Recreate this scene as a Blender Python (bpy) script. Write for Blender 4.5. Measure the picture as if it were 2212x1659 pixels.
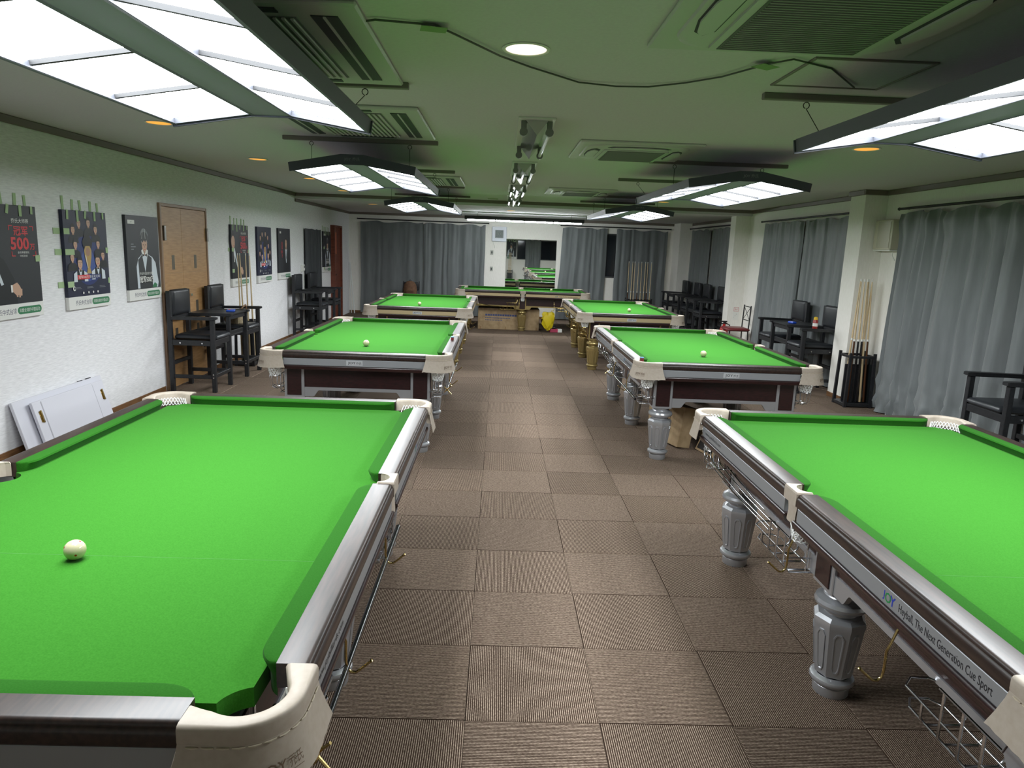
import bpy, math, random
from mathutils import Vector, Matrix
for _o in list(bpy.data.objects): bpy.data.objects.remove(_o)
random.seed(7)
S = bpy.context.scene
COL = S.collection
pi = math.pi
# ------------------------------------------------------------------ camera
CAM_F, CAM_YAW, CAM_PITCH, CAM_ROLL = 1525.86, 0.024097, 0.189526, 0.037684
CAM_POS = Vector((0.0718, -2.3293, 1.7159))
_cy, _sy = math.cos(CAM_YAW), math.sin(CAM_YAW)
_fw = Vector((_sy*math.cos(CAM_PITCH), _cy*math.cos(CAM_PITCH), -math.sin(CAM_PITCH)))
_r0 = Vector((_cy, -_sy, 0)); _u0 = _r0.cross(_fw)
_c, _s = math.cos(CAM_ROLL), math.sin(CAM_ROLL)
_rt = _c*_r0 + _s*_u0; _up = -_s*_r0 + _c*_u0
cam = bpy.data.cameras.new('camera')
cam.sensor_width = 36.0; cam.lens = 36.0*CAM_F/2212.0; cam.clip_start = 0.05; cam.clip_end = 100
camo = bpy.data.objects.new('camera', cam); COL.objects.link(camo)
_m = Matrix((( _rt.x, _up.x, -_fw.x, CAM_POS.x), (_rt.y, _up.y, -_fw.y, CAM_POS.y), (_rt.z, _up.z, -_fw.z, CAM_POS.z), (0,0,0,1)))
camo.matrix_world = _m
S.camera = camo
# ------------------------------------------------------------------ world, exposure (the room is lit by its own lamps)
W = bpy.data.worlds.new('world'); S.world = W; W.use_nodes = True
W.node_tree.nodes['Background'].inputs[0].default_value = (0.02, 0.025, 0.035, 1)
W.node_tree.nodes['Background'].inputs[1].default_value = 0.5
S.view_settings.view_transform = 'Standard'; S.view_settings.look = 'None'
S.view_settings.exposure = 0.0; S.view_settings.gamma = 1.0; S.view_settings.use_curve_mapping = False
LAMP_STRENGTH = 27.5
S.cycles.max_bounces = 8; S.cycles.diffuse_bounces = 5; S.cycles.glossy_bounces = 4; S.cycles.transmission_bounces = 2; S.cycles.caustics_reflective = False; S.cycles.caustics_refractive = False
S.cycles.use_denoising = True; S.cycles.adaptive_threshold = 0.02
S.cycles.sample_clamp_indirect = 6.0

# ------------------------------------------------------------------ materials
def lin(c): return c/12.92 if c <= 0.04045 else ((c+0.055)/1.055)**2.4
def rgb(r, g, b): return (lin(r/255), lin(g/255), lin(b/255), 1.0)
MATS = {}
def mat(name, col, rough=0.5, metal=0.0, coat=0.0, sheen=0.0, spec=None, emit=None, estr=0.0, crough=0.12):
    if name in MATS: return MATS[name]
    m = bpy.data.materials.new(name); m.use_nodes = True
    b = m.node_tree.nodes['Principled BSDF']
    b.inputs['Base Color'].default_value = col if len(col) == 4 else (*col, 1)
    b.inputs['Roughness'].default_value = rough; b.inputs['Metallic'].default_value = metal
    b.inputs['Coat Weight'].default_value = coat; b.inputs['Coat Roughness'].default_value = crough
    b.inputs['Sheen Weight'].default_value = sheen
    if spec is not None: b.inputs['Specular IOR Level'].default_value = spec
    if emit: b.inputs['Emission Color'].default_value = emit; b.inputs['Emission Strength'].default_value = estr
    MATS[name] = m; return m
class NT:
    def __init__(s, m): s.m = m; s.t = m.node_tree; s.n = s.t.nodes; s.b = s.n['Principled BSDF']
    def new(s, typ, **k):
        nd = s.n.new(typ)
        for a, v in k.items():
            if a.startswith('i_'):
                key = a[2:]; key = int(key) if key.isdigit() else key.replace('_', ' ')
                nd.inputs[key].default_value = v
            else: setattr(nd, a, v)
        return nd
    def link(s, a, b): s.t.links.new(a, b)
def ramp(t, fac, stops):
    r = t.new('ShaderNodeValToRGB'); e = r.color_ramp.elements
    while len(e) < len(stops): e.new(0.5)
    for k, (p, c) in enumerate(stops): e[k].position = p; e[k].color = c
    t.link(fac, r.inputs[0]); return r
def noise_col(m, scale, c1, c2, lo=0.3, hi=0.7, detail=4, stretch=(1,1,1), bump=0.0, bdist=0.002, coord='Object'):
    t = NT(m); tc = t.new('ShaderNodeTexCoord'); mp = t.new('ShaderNodeMapping'); mp.inputs['Scale'].default_value = stretch
    t.link(tc.outputs[coord], mp.inputs[0]); nz = t.new('ShaderNodeTexNoise'); nz.inputs['Scale'].default_value = scale; nz.inputs['Detail'].default_value = detail
    t.link(mp.outputs[0], nz.inputs['Vector']); r = ramp(t, nz.outputs['Fac'], [(lo, c1), (hi, c2)]); t.link(r.outputs[0], t.b.inputs['Base Color'])
    if bump:
        bp = t.new('ShaderNodeBump'); bp.inputs['Strength'].default_value = bump; bp.inputs['Distance'].default_value = bdist
        t.link(nz.outputs['Fac'], bp.inputs['Height']); t.link(bp.outputs[0], t.b.inputs['Normal'])
    return m
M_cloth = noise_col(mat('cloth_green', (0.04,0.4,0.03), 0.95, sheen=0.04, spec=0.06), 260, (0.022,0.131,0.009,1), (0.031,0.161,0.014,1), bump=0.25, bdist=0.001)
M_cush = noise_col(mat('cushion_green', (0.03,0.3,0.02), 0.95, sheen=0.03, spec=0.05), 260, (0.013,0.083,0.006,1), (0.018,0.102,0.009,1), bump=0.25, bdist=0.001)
M_wood = noise_col(mat('rail_wood', (0.03,0.02,0.02), 0.42, coat=0.4, crough=0.27, spec=0.35), 9, (0.012,0.007,0.006,1), (0.040,0.022,0.017,1), stretch=(9,0.9,9), detail=6)
M_red = noise_col(mat('dark_red_wood', (0.03,0.01,0.01), 0.3, coat=0.3), 8, (0.010,0.004,0.004,1), (0.032,0.009,0.010,1), stretch=(3,3,14), detail=5)
M_silver = mat('silver_paint', (0.44,0.45,0.475), 0.29, 0.6)
M_gold = mat('gold_paint', (0.38,0.29,0.12), 0.32, 0.6)
M_band_s = mat('silver_band', (0.34,0.355,0.375), 0.42, 0.45)
M_band_g = mat('champagne_band', (0.50,0.40,0.23), 0.42, 0.35)
M_leather = noise_col(mat('cream_leather', (0.7,0.6,0.5), 0.55), 60, (0.41,0.345,0.28,1), (0.455,0.395,0.33,1), bump=0.1, bdist=0.001)
M_emboss = mat('leather_emboss', rgb(104,84,66), 0.6)
M_stitch = mat('stitch_thread', rgb(196,184,164), 0.7)
M_net = mat('white_net', (0.75,0.76,0.74), 0.8)
M_chrome = mat('chrome_wire', (0.62,0.63,0.65), 0.2, 1.0)
M_goldwire = mat('gold_wire', (0.48,0.36,0.14), 0.22, 1.0)
M_brass = mat('brass', (0.62,0.47,0.20), 0.18, 1.0)
M_ivory = mat('ivory_ball', (0.54,0.50,0.32), 0.12, coat=0.5)
M_reddot = mat('red_dot', rgb(170,30,25), 0.25)
M_black = noise_col(mat('black_lacquer', (0.015,0.016,0.018), 0.42), 40, (0.010,0.011,0.013,1), (0.020,0.021,0.024,1))
M_vinyl = mat('black_vinyl', (0.018,0.020,0.024), 0.38, spec=0.4)
M_bolt = mat('bolt_steel', (0.75,0.75,0.75), 0.25, 1.0)
M_dark = mat('near_black', (0.012,0.012,0.013), 0.5)
M_print_dark = mat('print_dark', rgb(30,33,42), 0.5)
M_white = mat('white_paint', rgb(228,228,222), 0.5)
M_plate = mat('nameplate_steel', (0.62,0.64,0.67), 0.3, 0.35)
M_txtblack = mat('text_black', rgb(28,28,34), 0.5)
M_txtblue = mat('text_blue', rgb(40,60,165), 0.5)
M_txtgreen = mat('text_green', rgb(30,130,70), 0.5)
def curtain_mat():
    m = mat('curtain_cloth', (0.1,0.12,0.13), 0.5, sheen=0.25, spec=0.35)
    return noise_col(m, 4, (0.135,0.150,0.153,1), (0.180,0.196,0.200,1), stretch=(3,3,0.5), detail=5, bump=0.12, bdist=0.01)
M_curtain = curtain_mat()
def wall_mat(name, c1, c2, horiz):
    m = mat(name, c1, 0.85, spec=0.2); t = NT(m)
    tc = t.new('ShaderNodeTexCoord'); mp = t.new('ShaderNodeMapping'); mp.inputs['Scale'].default_value = (1.0,1.0,8.0) if horiz else (6.0,6.0,1.0)
    t.link(tc.outputs['Object'], mp.inputs[0])
    nz = t.new('ShaderNodeTexNoise'); nz.inputs['Scale'].default_value = 13.0; nz.inputs['Detail'].default_value = 5; t.link(mp.outputs[0], nz.inputs['Vector'])
    r = ramp(t, nz.outputs['Fac'], [(0.3, c1), (0.72, c2)]); t.link(r.outputs[0], t.b.inputs['Base Color'])
    bp = t.new('ShaderNodeBump'); bp.inputs['Strength'].default_value = 0.35; bp.inputs['Distance'].default_value = 0.004
    t.link(nz.outputs['Fac'], bp.inputs['Height']); t.link(bp.outputs[0], t.b.inputs['Normal']); return m
M_wallL = wall_mat('wallpaper_brick_relief', (0.72,0.72,0.735,1), (0.88,0.88,0.895,1), True)
M_wallR = wall_mat('wallpaper_woven', (0.80,0.78,0.72,1), (0.86,0.84,0.79,1), False)
M_ceil = noise_col(mat('ceiling_board', (0.7,0.7,0.68), 0.9, spec=0.1), 60, (0.63,0.60,0.63,1), (0.67,0.64,0.67,1), bump=0.15, bdist=0.002)
M_crown = mat('crown_brown', rgb(112,102,94), 0.5)
M_base = noise_col(mat('baseboard_wood', (0.2,0.1,0.05), 0.45), 8, rgb(96,66,40), rgb(128,92,60), stretch=(1,1,10))
def carpet_mat():
    m = mat('carpet_ribbed', (0.06,0.05,0.04), 0.95, spec=0.08); t = NT(m)
    tc = t.new('ShaderNodeTexCoord'); sp = t.new('ShaderNodeSeparateXYZ'); t.link(tc.outputs['Object'], sp.inputs[0])
    mu = t.new('ShaderNodeMath', operation='MULTIPLY'); mu.inputs[1].default_value = 2*pi/0.00769; t.link(sp.outputs[0], mu.inputs[0])
    sn = t.new('ShaderNodeMath', operation='SINE'); t.link(mu.outputs[0], sn.inputs[0])
    nz = t.new('ShaderNodeTexNoise'); nz.inputs['Scale'].default_value = 120; nz.inputs['Detail'].default_value = 4
    mp = t.new('ShaderNodeMapping'); mp.inputs['Scale'].default_value = (2.0,0.7,1); oi = t.new('ShaderNodeObjectInfo')
    ad = t.new('ShaderNodeVectorMath', operation='ADD'); t.link(tc.outputs['Object'], ad.inputs[0]); t.link(oi.outputs['Location'], ad.inputs[1])
    t.link(ad.outputs[0], mp.inputs[0]); t.link(mp.outputs[0], nz.inputs['Vector'])
    a1 = t.new('ShaderNodeMath', operation='MULTIPLY_ADD'); a1.inputs[1].default_value = 0.36; a1.inputs[2].default_value = 0.34; t.link(sn.outputs[0], a1.inputs[0])
    a2 = t.new('ShaderNodeMath', operation='MULTIPLY_ADD'); a2.inputs[1].default_value = 0.9; t.link(nz.outputs['Fac'], a2.inputs[0]); 
    a3 = t.new('ShaderNodeMath', operation='SUBTRACT'); a3.inputs[1].default_value = 0.45; t.link(a1.outputs[0], a3.inputs[0]); t.link(a3.outputs[0], a2.inputs[2])
    r = ramp(t, a2.outputs[0], [(0.0, (0.036,0.022,0.015,1)), (0.36, (0.074,0.050,0.037,1)), (0.80, (0.42,0.325,0.25,1))])
    hs = t.new('ShaderNodeHueSaturation'); rv = t.new('ShaderNodeMapRange'); rv.inputs['To Min'].default_value = 0.88; rv.inputs['To Max'].default_value = 1.14
    t.link(oi.outputs['Random'], rv.inputs[0]); t.link(rv.outputs[0], hs.inputs['Value']); t.link(r.outputs[0], hs.inputs['Color']); t.link(hs.outputs[0], t.b.inputs['Base Color'])
    bp = t.new('ShaderNodeBump'); bp.inputs['Strength'].default_value = 0.5; bp.inputs['Distance'].default_value = 0.002; t.link(a2.outputs[0], bp.inputs['Height']); t.link(bp.outputs[0], t.b.inputs['Normal'])
    return m
M_carpet = carpet_mat()

# ------------------------------------------------------------------ mesh helpers
class MB:
    def __init__(s): s.v = []; s.f = []; s.m = []
    def add(s, vs, fs, mi=0, M=None):
        o = len(s.v)
        s.v += [tuple(M @ Vector(v)) for v in vs] if M is not None else [tuple(v) for v in vs]
        s.f += [tuple(i+o for i in f) for f in fs]; s.m += [mi]*len(fs); return s
    def box(s, x0, x1, y0, y1, z0, z1, b=0.0, mi=0, M=None):
        if x0 > x1: x0, x1 = x1, x0
        if y0 > y1: y0, y1 = y1, y0
        if z0 > z1: z0, z1 = z1, z0
        if b <= 0:
            vs = [(x,y,z) for z in (z0,z1) for y in (y0,y1) for x in (x0,x1)]
            return s.add(vs, [(0,2,3,1),(4,5,7,6),(0,1,5,4),(2,6,7,3),(0,4,6,2),(1,3,7,5)], mi, M)
        b = min(b, (x1-x0)*.49, (y1-y0)*.49, (z1-z0)*.49)
        c = ((x0+x1)/2, (y0+y1)/2, (z0+z1)/2); h = ((x1-x0)/2, (y1-y0)/2, (z1-z0)/2)
        vs = []; idx = {}
        for sx in (-1,1):
            for sy in (-1,1):
                for sz in (-1,1):
                    for a in range(3):
                        p = [sx*(h[0]-b), sy*(h[1]-b), sz*(h[2]-b)]; p[a] = (sx,sy,sz)[a]*h[a]
                        idx[(sx,sy,sz,a)] = len(vs); vs.append(tuple(p[i]+c[i] for i in range(3)))
        fs = []
        for a in range(3):
            u, w = [(1,2),(2,0),(0,1)][a]
            for sg in (-1,1):
                q = []
                for (su,sw) in ((-1,-1),(1,-1),(1,1),(-1,1)):
                    k = [0,0,0]; k[a] = sg; k[u] = su; k[w] = sw; q.append(idx[(k[0],k[1],k[2],a)])
                fs.append(tuple(q if sg > 0 else q[::-1]))
        for a in range(3):
            u, w = [(1,2),(2,0),(0,1)][a]
            for su in (-1,1):
                for sw in (-1,1):
                    def g(sa, ax): k = [0,0,0]; k[a] = sa; k[u] = su; k[w] = sw; return idx[(k[0],k[1],k[2],ax)]
                    q = (g(-1,u), g(1,u), g(1,w), g(-1,w)); fs.append(q if su*sw < 0 else q[::-1])
        for sx in (-1,1):
            for sy in (-1,1):
                for sz in (-1,1):
                    q = tuple(idx[(sx,sy,sz,a)] for a in range(3)); fs.append(q if sx*sy*sz > 0 else q[::-1])
        return s.add(vs, fs, mi, M)
    def loft(s, rings, closed=True, cap0=False, cap1=False, mi=0, M=None):
        n = len(rings[0]); vs = [p for r in rings for p in r]; fs = []
        for k in range(len(rings)-1):
            for i in range(n if closed else n-1):
                j = (i+1) % n; fs.append((k*n+i, k*n+j, (k+1)*n+j, (k+1)*n+i))
        if cap0: fs.append(tuple(range(n))[::-1])
        if cap1: fs.append(tuple((len(rings)-1)*n+i for i in range(n)))
        return s.add(vs, fs, mi, M)
    def lathe(s, prof, n=20, c=(0,0,0), mi=0, M=None, cap0=True, cap1=True):
        return s.loft([[(c[0]+r*math.cos(2*pi*i/n), c[1]+r*math.sin(2*pi*i/n), c[2]+z) for i in range(n)] for r, z in prof], True, cap0, cap1, mi, M)
    def tube(s, pts, r, n=6, closed=False, mi=0, M=None):
        P = [Vector(p) for p in pts]; N = len(P); rs = r if isinstance(r, (list,tuple)) else [r]*N
        rings = []; nr = None
        for i in range(N):
            a = P[i-1] if (i > 0 or closed) else P[i]; b = P[(i+1) % N] if (i < N-1 or closed) else P[i]
            t = (b-a).normalized()
            if nr is None: nr = t.orthogonal().normalized()
            else:
                nr = nr - t*nr.dot(t); nr = nr.normalized() if nr.length > 1e-6 else t.orthogonal().normalized()
            bn = t.cross(nr)
            rings.append([tuple(P[i] + (nr*math.cos(2*pi*k/n) + bn*math.sin(2*pi*k/n))*rs[i]) for k in range(n)])
        if closed: rings.append(rings[0])
        return s.loft(rings, True, not closed, not closed, mi, M)
    def cyl(s, p0, p1, r0, r1=None, n=12, mi=0, M=None): return s.tube([p0, p1], [r0, r0 if r1 is None else r1], n, False, mi, M)
    def prism(s, poly, z0, z1, mi=0, M=None):
        return s.loft([[(x,y,z0) for x, y in poly], [(x,y,z1) for x, y in poly]], True, True, True, mi, M)
    def build(s, name, mats, parent=None, smooth=None, loc=None, rz=0.0):
        me = mesh_of(s, name, mats, smooth); return link(name, me, parent, loc, rz)
def mesh_of(s, name, mats, smooth=None):
    me = bpy.data.meshes.new(name); me.from_pydata(s.v, [], s.f)
    for m in (mats if isinstance(mats, (list,tuple)) else [mats]): me.materials.append(m)
    if len(me.polygons) == len(s.m): me.polygons.foreach_set('material_index', s.m)
    if smooth:
        me.polygons.foreach_set('use_smooth', [True]*len(me.polygons))
        try: me.set_sharp_from_angle(angle=math.radians(smooth))
        except Exception: pass
    me.update(); return me
def link(name, me, parent=None, loc=None, rz=0.0):
    o = bpy.data.objects.new(name, me); COL.objects.link(o)
    if parent is not None: o.parent = parent
    if loc is not None: o.location = loc
    if rz: o.rotation_euler = (0,0,rz)
    return o
def tag(o, label=None, cat=None, group=None, kind=None):
    if label: o['label'] = label
    if cat: o['category'] = cat
    if group: o['group'] = group
    if kind: o['kind'] = kind
    return o
def thing(name, label, cat, loc=(0,0,0), rz=0.0, group=None):
    o = bpy.data.objects.new(name, None); COL.objects.link(o); o.location = loc; o.rotation_euler = (0,0,rz); o.empty_display_size = 0.1
    return tag(o, label, cat, group)
def copy_tree(o, parent=None):
    c = o.copy(); COL.objects.link(c)
    if parent is not None: c.parent = parent
    for ch in list(o.children): copy_tree(ch, c)
    return c
def structure(o): o['kind'] = 'structure'; return o
_tc = {}
def text_geo(s, size=1.0, bold=0.0):
    """flat text as (verts2d, faces); cap height about 0.7*size; origin at the middle"""
    key = (s, bold)
    if key not in _tc:
        cu = bpy.data.curves.new('t', 'FONT'); cu.body = s; cu.size = 1.0; cu.resolution_u = 2; cu.align_x = 'CENTER'; cu.align_y = 'CENTER'; cu.offset = bold
        ob = bpy.data.objects.new('t', cu); COL.objects.link(ob)
        dg = bpy.context.evaluated_depsgraph_get(); me = bpy.data.meshes.new_from_object(ob.evaluated_get(dg))
        vs = [(v.co.x, v.co.y) for v in me.vertices]; fs = [tuple(p.vertices) for p in me.polygons]
        bpy.data.objects.remove(ob); bpy.data.curves.remove(cu); bpy.data.meshes.remove(me)
        if vs:
            x0, x1 = min(v[0] for v in vs), max(v[0] for v in vs); y0, y1 = min(v[1] for v in vs), max(v[1] for v in vs)
            vs = [(x-(x0+x1)/2, y-(y0+y1)/2) for x, y in vs]
        _tc[key] = (vs, fs)
    vs, fs = _tc[key]; return [(x*size, y*size) for x, y in vs], fs
def add_text(mb, s, fn, height=None, width=None, mi=0, bold=0.0):
    """fn maps (u, v) to a 3d point; scaled so the glyph box has this height and, if given, this width"""
    vs, fs = text_geo(s, 1.0, bold)
    if not vs: return
    w = max(v[0] for v in vs)-min(v[0] for v in vs); h = max(v[1] for v in vs)-min(v[1] for v in vs)
    sy = (height/h) if height else (width/w); sx = (width/w) if width else sy
    if height is None: sy = sx
    mb.add([fn(x*sx, y*sy) for x, y in vs], fs, mi)
# ------------------------------------------------------------------ room shell
XL, XR, YF, YB, ZC, ZC2, YS = -3.62, 4.64, -4.0, 15.4, 2.55, 2.45, 10.75
structure(MB().box(XL-.15, XL, YF-.15, YB+.15, -.1, ZC+.1).build('wall_left', M_wallL))
structure(MB().box(XR, XR+.15, YF-.15, YB+.15, -.1, ZC+.1).build('wall_right', M_wallR))
structure(MB().box(XL, XR, YB, YB+.15, -.1, ZC+.1).build('wall_back', M_wallR))
structure(MB().box(XL, XR, YF-.15, YF, -.1, ZC+.1).build('wall_front', M_wallR))
structure(MB().box(XL, XR, YF, YS, ZC, ZC+.1).build('ceiling', M_ceil))
structure(MB().box(XL, XR, YS, YB, ZC2, ZC+.1).build('ceiling_low', M_ceil))
for nm, x0, x1, y0, y1 in (('wall_pillar', 4.37, XR, 6.2, 6.56), ('wall_pillar', 4.37, XR, 10.84, 11.12), ('wall_pillar', 4.34, XR, 14.75, YB)):
    structure(MB().box(x0, x1, y0, y1, 0, ZC).build(nm, M_wallR))
_tn = 0
def trim(x0, x1, y0, y1, z0, z1, m=None):
    global _tn; _tn += 1
    return structure(MB().box(x0, x1, y0, y1, z0, z1, .006).build('trim_%d' % _tn, m or M_crown))
trim(XL, XL+.025, YF, YS, 2.49, ZC); trim(XL, XL+.025, YS, YB, 2.395, ZC2); trim(XL+.025, XR, YS-.025, YS, 2.495, ZC)
trim(XL+.025, XR, YB-.025, YB, 2.395, ZC2)
trim(XR-.025, XR, YF, 6.2, 2.49, ZC); trim(4.345, XR, 6.175, 6.2, 2.49, ZC); trim(4.345, 4.37, 6.2, 6.585, 2.49, ZC); trim(4.37, XR, 6.56, 6.585, 2.49, ZC)
trim(XR-.025, XR, 6.585, YS-.02, 2.49, ZC); trim(XR-.025, XR, 11.12, 14.75, 2.395, ZC2)
def baseb(nm, x0, x1, y0, y1): return structure(MB().box(x0, x1, y0, y1, 0, .06, .003).build(nm, M_base))
baseb('baseboard_left', XL, XL+.012, YF, 5.5); baseb('baseboard_left', XL, XL+.012, 6.82, 13.38); baseb('baseboard_right', XR-.012, XR, YF, 6.18); baseb('baseboard_right', XR-.012, XR, 6.57, 10.82)
baseb('baseboard_right', 4.358, XR-.012, 6.188, 6.2); baseb('baseboard_right', 4.358, 4.37, 6.2, 6.56); baseb('baseboard_right', 4.358, XR-.012, 10.828, 10.84); baseb('baseboard_right', 4.358, 4.37, 10.84, 11.12)
baseb('baseboard_back', XL, 4.34, YB-.012, YB)
# ------------------------------------------------------------------ carpet tiles, ribs turned by quarter turns
floor = structure(MB().box(XL, XR, YF, YB, -.06, -.006).build('floor', mat('subfloor', rgb(50,44,40), 0.9)))
TABLES = [(-1.05,.215,0,'s'), (-1.06,4.66,0,'s'), (1.98,.235,0,'s'), (1.985,4.67,0,'s'), (-1.07,9.13,0,'g'), (2.0,9.16,0,'g'), (.585,13.17,pi/2,'g')]
_tile_mb = MB().box(-.2494,.2494,-.2494,.2494,-.006,0,.0022)
tile_me = mesh_of(_tile_mb, 'carpet_tile', M_carpet)
def project(p):
    d = Vector(p)-CAM_POS; z = d.dot(_fw)
    if z < .05: return None
    return (1106+CAM_F*d.dot(_rt)/z, 829.5-CAM_F*d.dot(_up)/z, z)
def hidden(p):
    q = project(p)
    if q is None or not (0 <= q[0] <= 2212 and 0 <= q[1] <= 1659): return True
    d = Vector(p)-CAM_POS
    for (tx, ty, rz, k) in TABLES:
        hx, hy = (.72, 1.36) if rz == 0 else (1.36, .72)
        h = CAM_POS + d*((.84-CAM_POS.z)/d.z)
        if abs(h.x-tx) < hx and abs(h.y-ty) < hy: return True
    return False
_cells = []
for i in range(-8, 10):
    for j in range(-8, 31):
        x0, x1, y0, y1 = max(i*.5, XL), min(i*.5+.5, XR), max(j*.5, YF), min(j*.5+.5, YB)
        if x1-x0 < .02 or y1-y0 < .02: continue
        full = x1-x0 > .499 and y1-y0 > .499
        vis = sum(not hidden((x0+(x1-x0)*a, y0+(y1-y0)*b, 0)) for a in (.05,.5,.95) for b in (.05,.5,.95))
        q = project(((x0+x1)/2, (y0+y1)/2, 0))
        _cells.append((-(vis/q[2]**3 if (q and full) else 0), i, j, x0, x1, y0, y1, full))
_cells.sort()
rest = MB()
for n, (k, i, j, x0, x1, y0, y1, full) in enumerate(_cells):
    if n < 300 and k < 0 and full:
        t = link('carpet_tile', tile_me, floor, (i*.5+.25, j*.5+.25, 0), 0.0 if (i+j) % 2 == 0 else pi/2)
    else: rest.box(x0+.0006, x1-.0006, y0+.0006, y1-.0006, -.006, 0, .0022)
rc = rest.build('carpet_tile_rest', M_carpet, floor); rc['kind'] = 'stuff'

# ------------------------------------------------------------------ billiard tables
HW, HL, ZT, ZB = .76, 1.395, .85, .81
def resample(P, n):
    P = [Vector((*p, 0)) for p in P]; L = [0]
    for a, b in zip(P, P[1:]): L.append(L[-1]+(b-a).length)
    out = []
    for k in range(n):
        t = L[-1]*k/(n-1); i = 0
        while i < len(L)-2 and L[i+1] < t: i += 1
        q = P[i].lerp(P[i+1], (t-L[i])/max(1e-9, L[i+1]-L[i])); out.append((q.x, q.y))
    return out
def arc(cx, cy, r, a0, a1, n): return [(cx+r*math.cos(math.radians(a0+(a1-a0)*k/(n-1))), cy+r*math.sin(math.radians(a0+(a1-a0)*k/(n-1)))) for k in range(n)]
def side_map(axis, sg):
    """profile coords (outward o, along s, z) to table coords for one of the four sides"""
    if axis == 'x': return lambda o, s, z: (sg*o, s, z)
    return lambda o, s, z: (s, sg*o, z)
RAILP = [(-.075,0),(-.016,0),(-.008,-.002),(-.004,-.007),(-.004,-.013),(0,-.017),(.002,-.024),(.002,-.046),(-.002,-.053),(-.008,-.056),(-.075,-.056)]
BANDP = [(-.06,-.056),(-.008,-.056),(-.006,-.059),(-.006,-.109),(-.008,-.112),(-.06,-.112)]
MOLDP = [(-.07,-.112),(-.002,-.112),(.002,-.116),(.003,-.124),(-.001,-.131),(-.001,-.135),(-.006,-.145),(-.02,-.148),(-.07,-.148)]
def extrude(prof, edge, fn, s0, s1):
    return MB().loft([[fn(edge+o, s, ZT+z) for o, z in prof] for s in (s0, s1)], True, True, True)
def cushion(fn, edge, s0, s1, e0, e1):
    back, nose = edge-.075, edge-.125; d = back-nose
    pts = [(back-d*math.cos(math.radians(90-t)), s0+e0-e0*math.sin(math.radians(90-t))) for t in range(0, 91, 10)]
    pts += [(back-d*math.cos(math.radians(t)), s1-e1+e1*math.sin(math.radians(t))) for t in range(0, 91, 10)]
    r1 = [fn(back, s, ZT) for o, s in pts]; r2 = [fn(min(o+.010, back), s, ZT-.0005) for o, s in pts]; r3 = [fn(min(o+.003, back), s, ZT-.003) for o, s in pts]
    r4 = [fn(o, s, ZT-.009) for o, s in pts]; r5 = [fn(min(o+.016, back), s, ZB-.001) for o, s in pts]
    r6 = [fn(min(o+.016, back), s, ZB-.042) for o, s in pts]
    return MB().loft([r1, r2, r3, r4, r5, r6], False)
def leg_mesh(m):
    b = MB()
    b.lathe([(.066,0),(.068,.004),(.069,.04),(.064,.046),(.079,.051),(.085,.060),(.086,.066),(.083,.075),(.074,.082),(.066,.086)], 28, cap1=False)
    def oc(r, z): return [(r*math.cos(pi/8+k*pi/4), r*math.sin(pi/8+k*pi/4), z) for k in range(8)]
    R = [(.066,.086),(.072,.092),(.075,.105),(.098,.300),(.102,.318),(.100,.332),(.086,.345),(.064,.350)]
    b.loft([oc(r, z) for r, z in R], True, False, True)
    b.lathe([(.062,.345),(.060,.362),(.066,.368),(.088,.373),(.099,.384),(.101,.394),(.096,.408),(.080,.418),(.069,.421),(.066,.426),(.070,.431),(.065,.436),(.065,.452)], 28, cap0=False)
    for k in range(8):     # raised panel on every face of the shaft
        a = k*pi/4+pi/4; r0, r1 = .075*math.cos(pi/8), .098*math.cos(pi/8); n = Vector((math.cos(a), math.sin(a), 0)); t = Vector((-math.sin(a), math.cos(a), 0))
        def pt(u, z, e):
            f = (z-.105)/(.300-.105); r = r0+(r1-r0)*f; return tuple(n*(r+e)+t*(u*(.6+.4*f))+Vector((0,0,z)))
        out = [(-.010,.112),(.010,.112),(.021,.128),(.021,.272),(.010,.290),(-.010,.290),(-.021,.272),(-.021,.128)]
        inn = [(u*.80, .201+(z-.201)*.93) for u, z in out]; inn2 = [(u*.66, .201+(z-.201)*.89) for u, z in out]
        b.loft([[pt(u,z,-.001) for u,z in out], [pt(u,z,.004) for u,z in out], [pt(u,z,.004) for u,z in inn], [pt(u,z,.001) for u,z in inn2]], True, False, True)
    return mesh_of(b, 'leg', m, 30)
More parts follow.
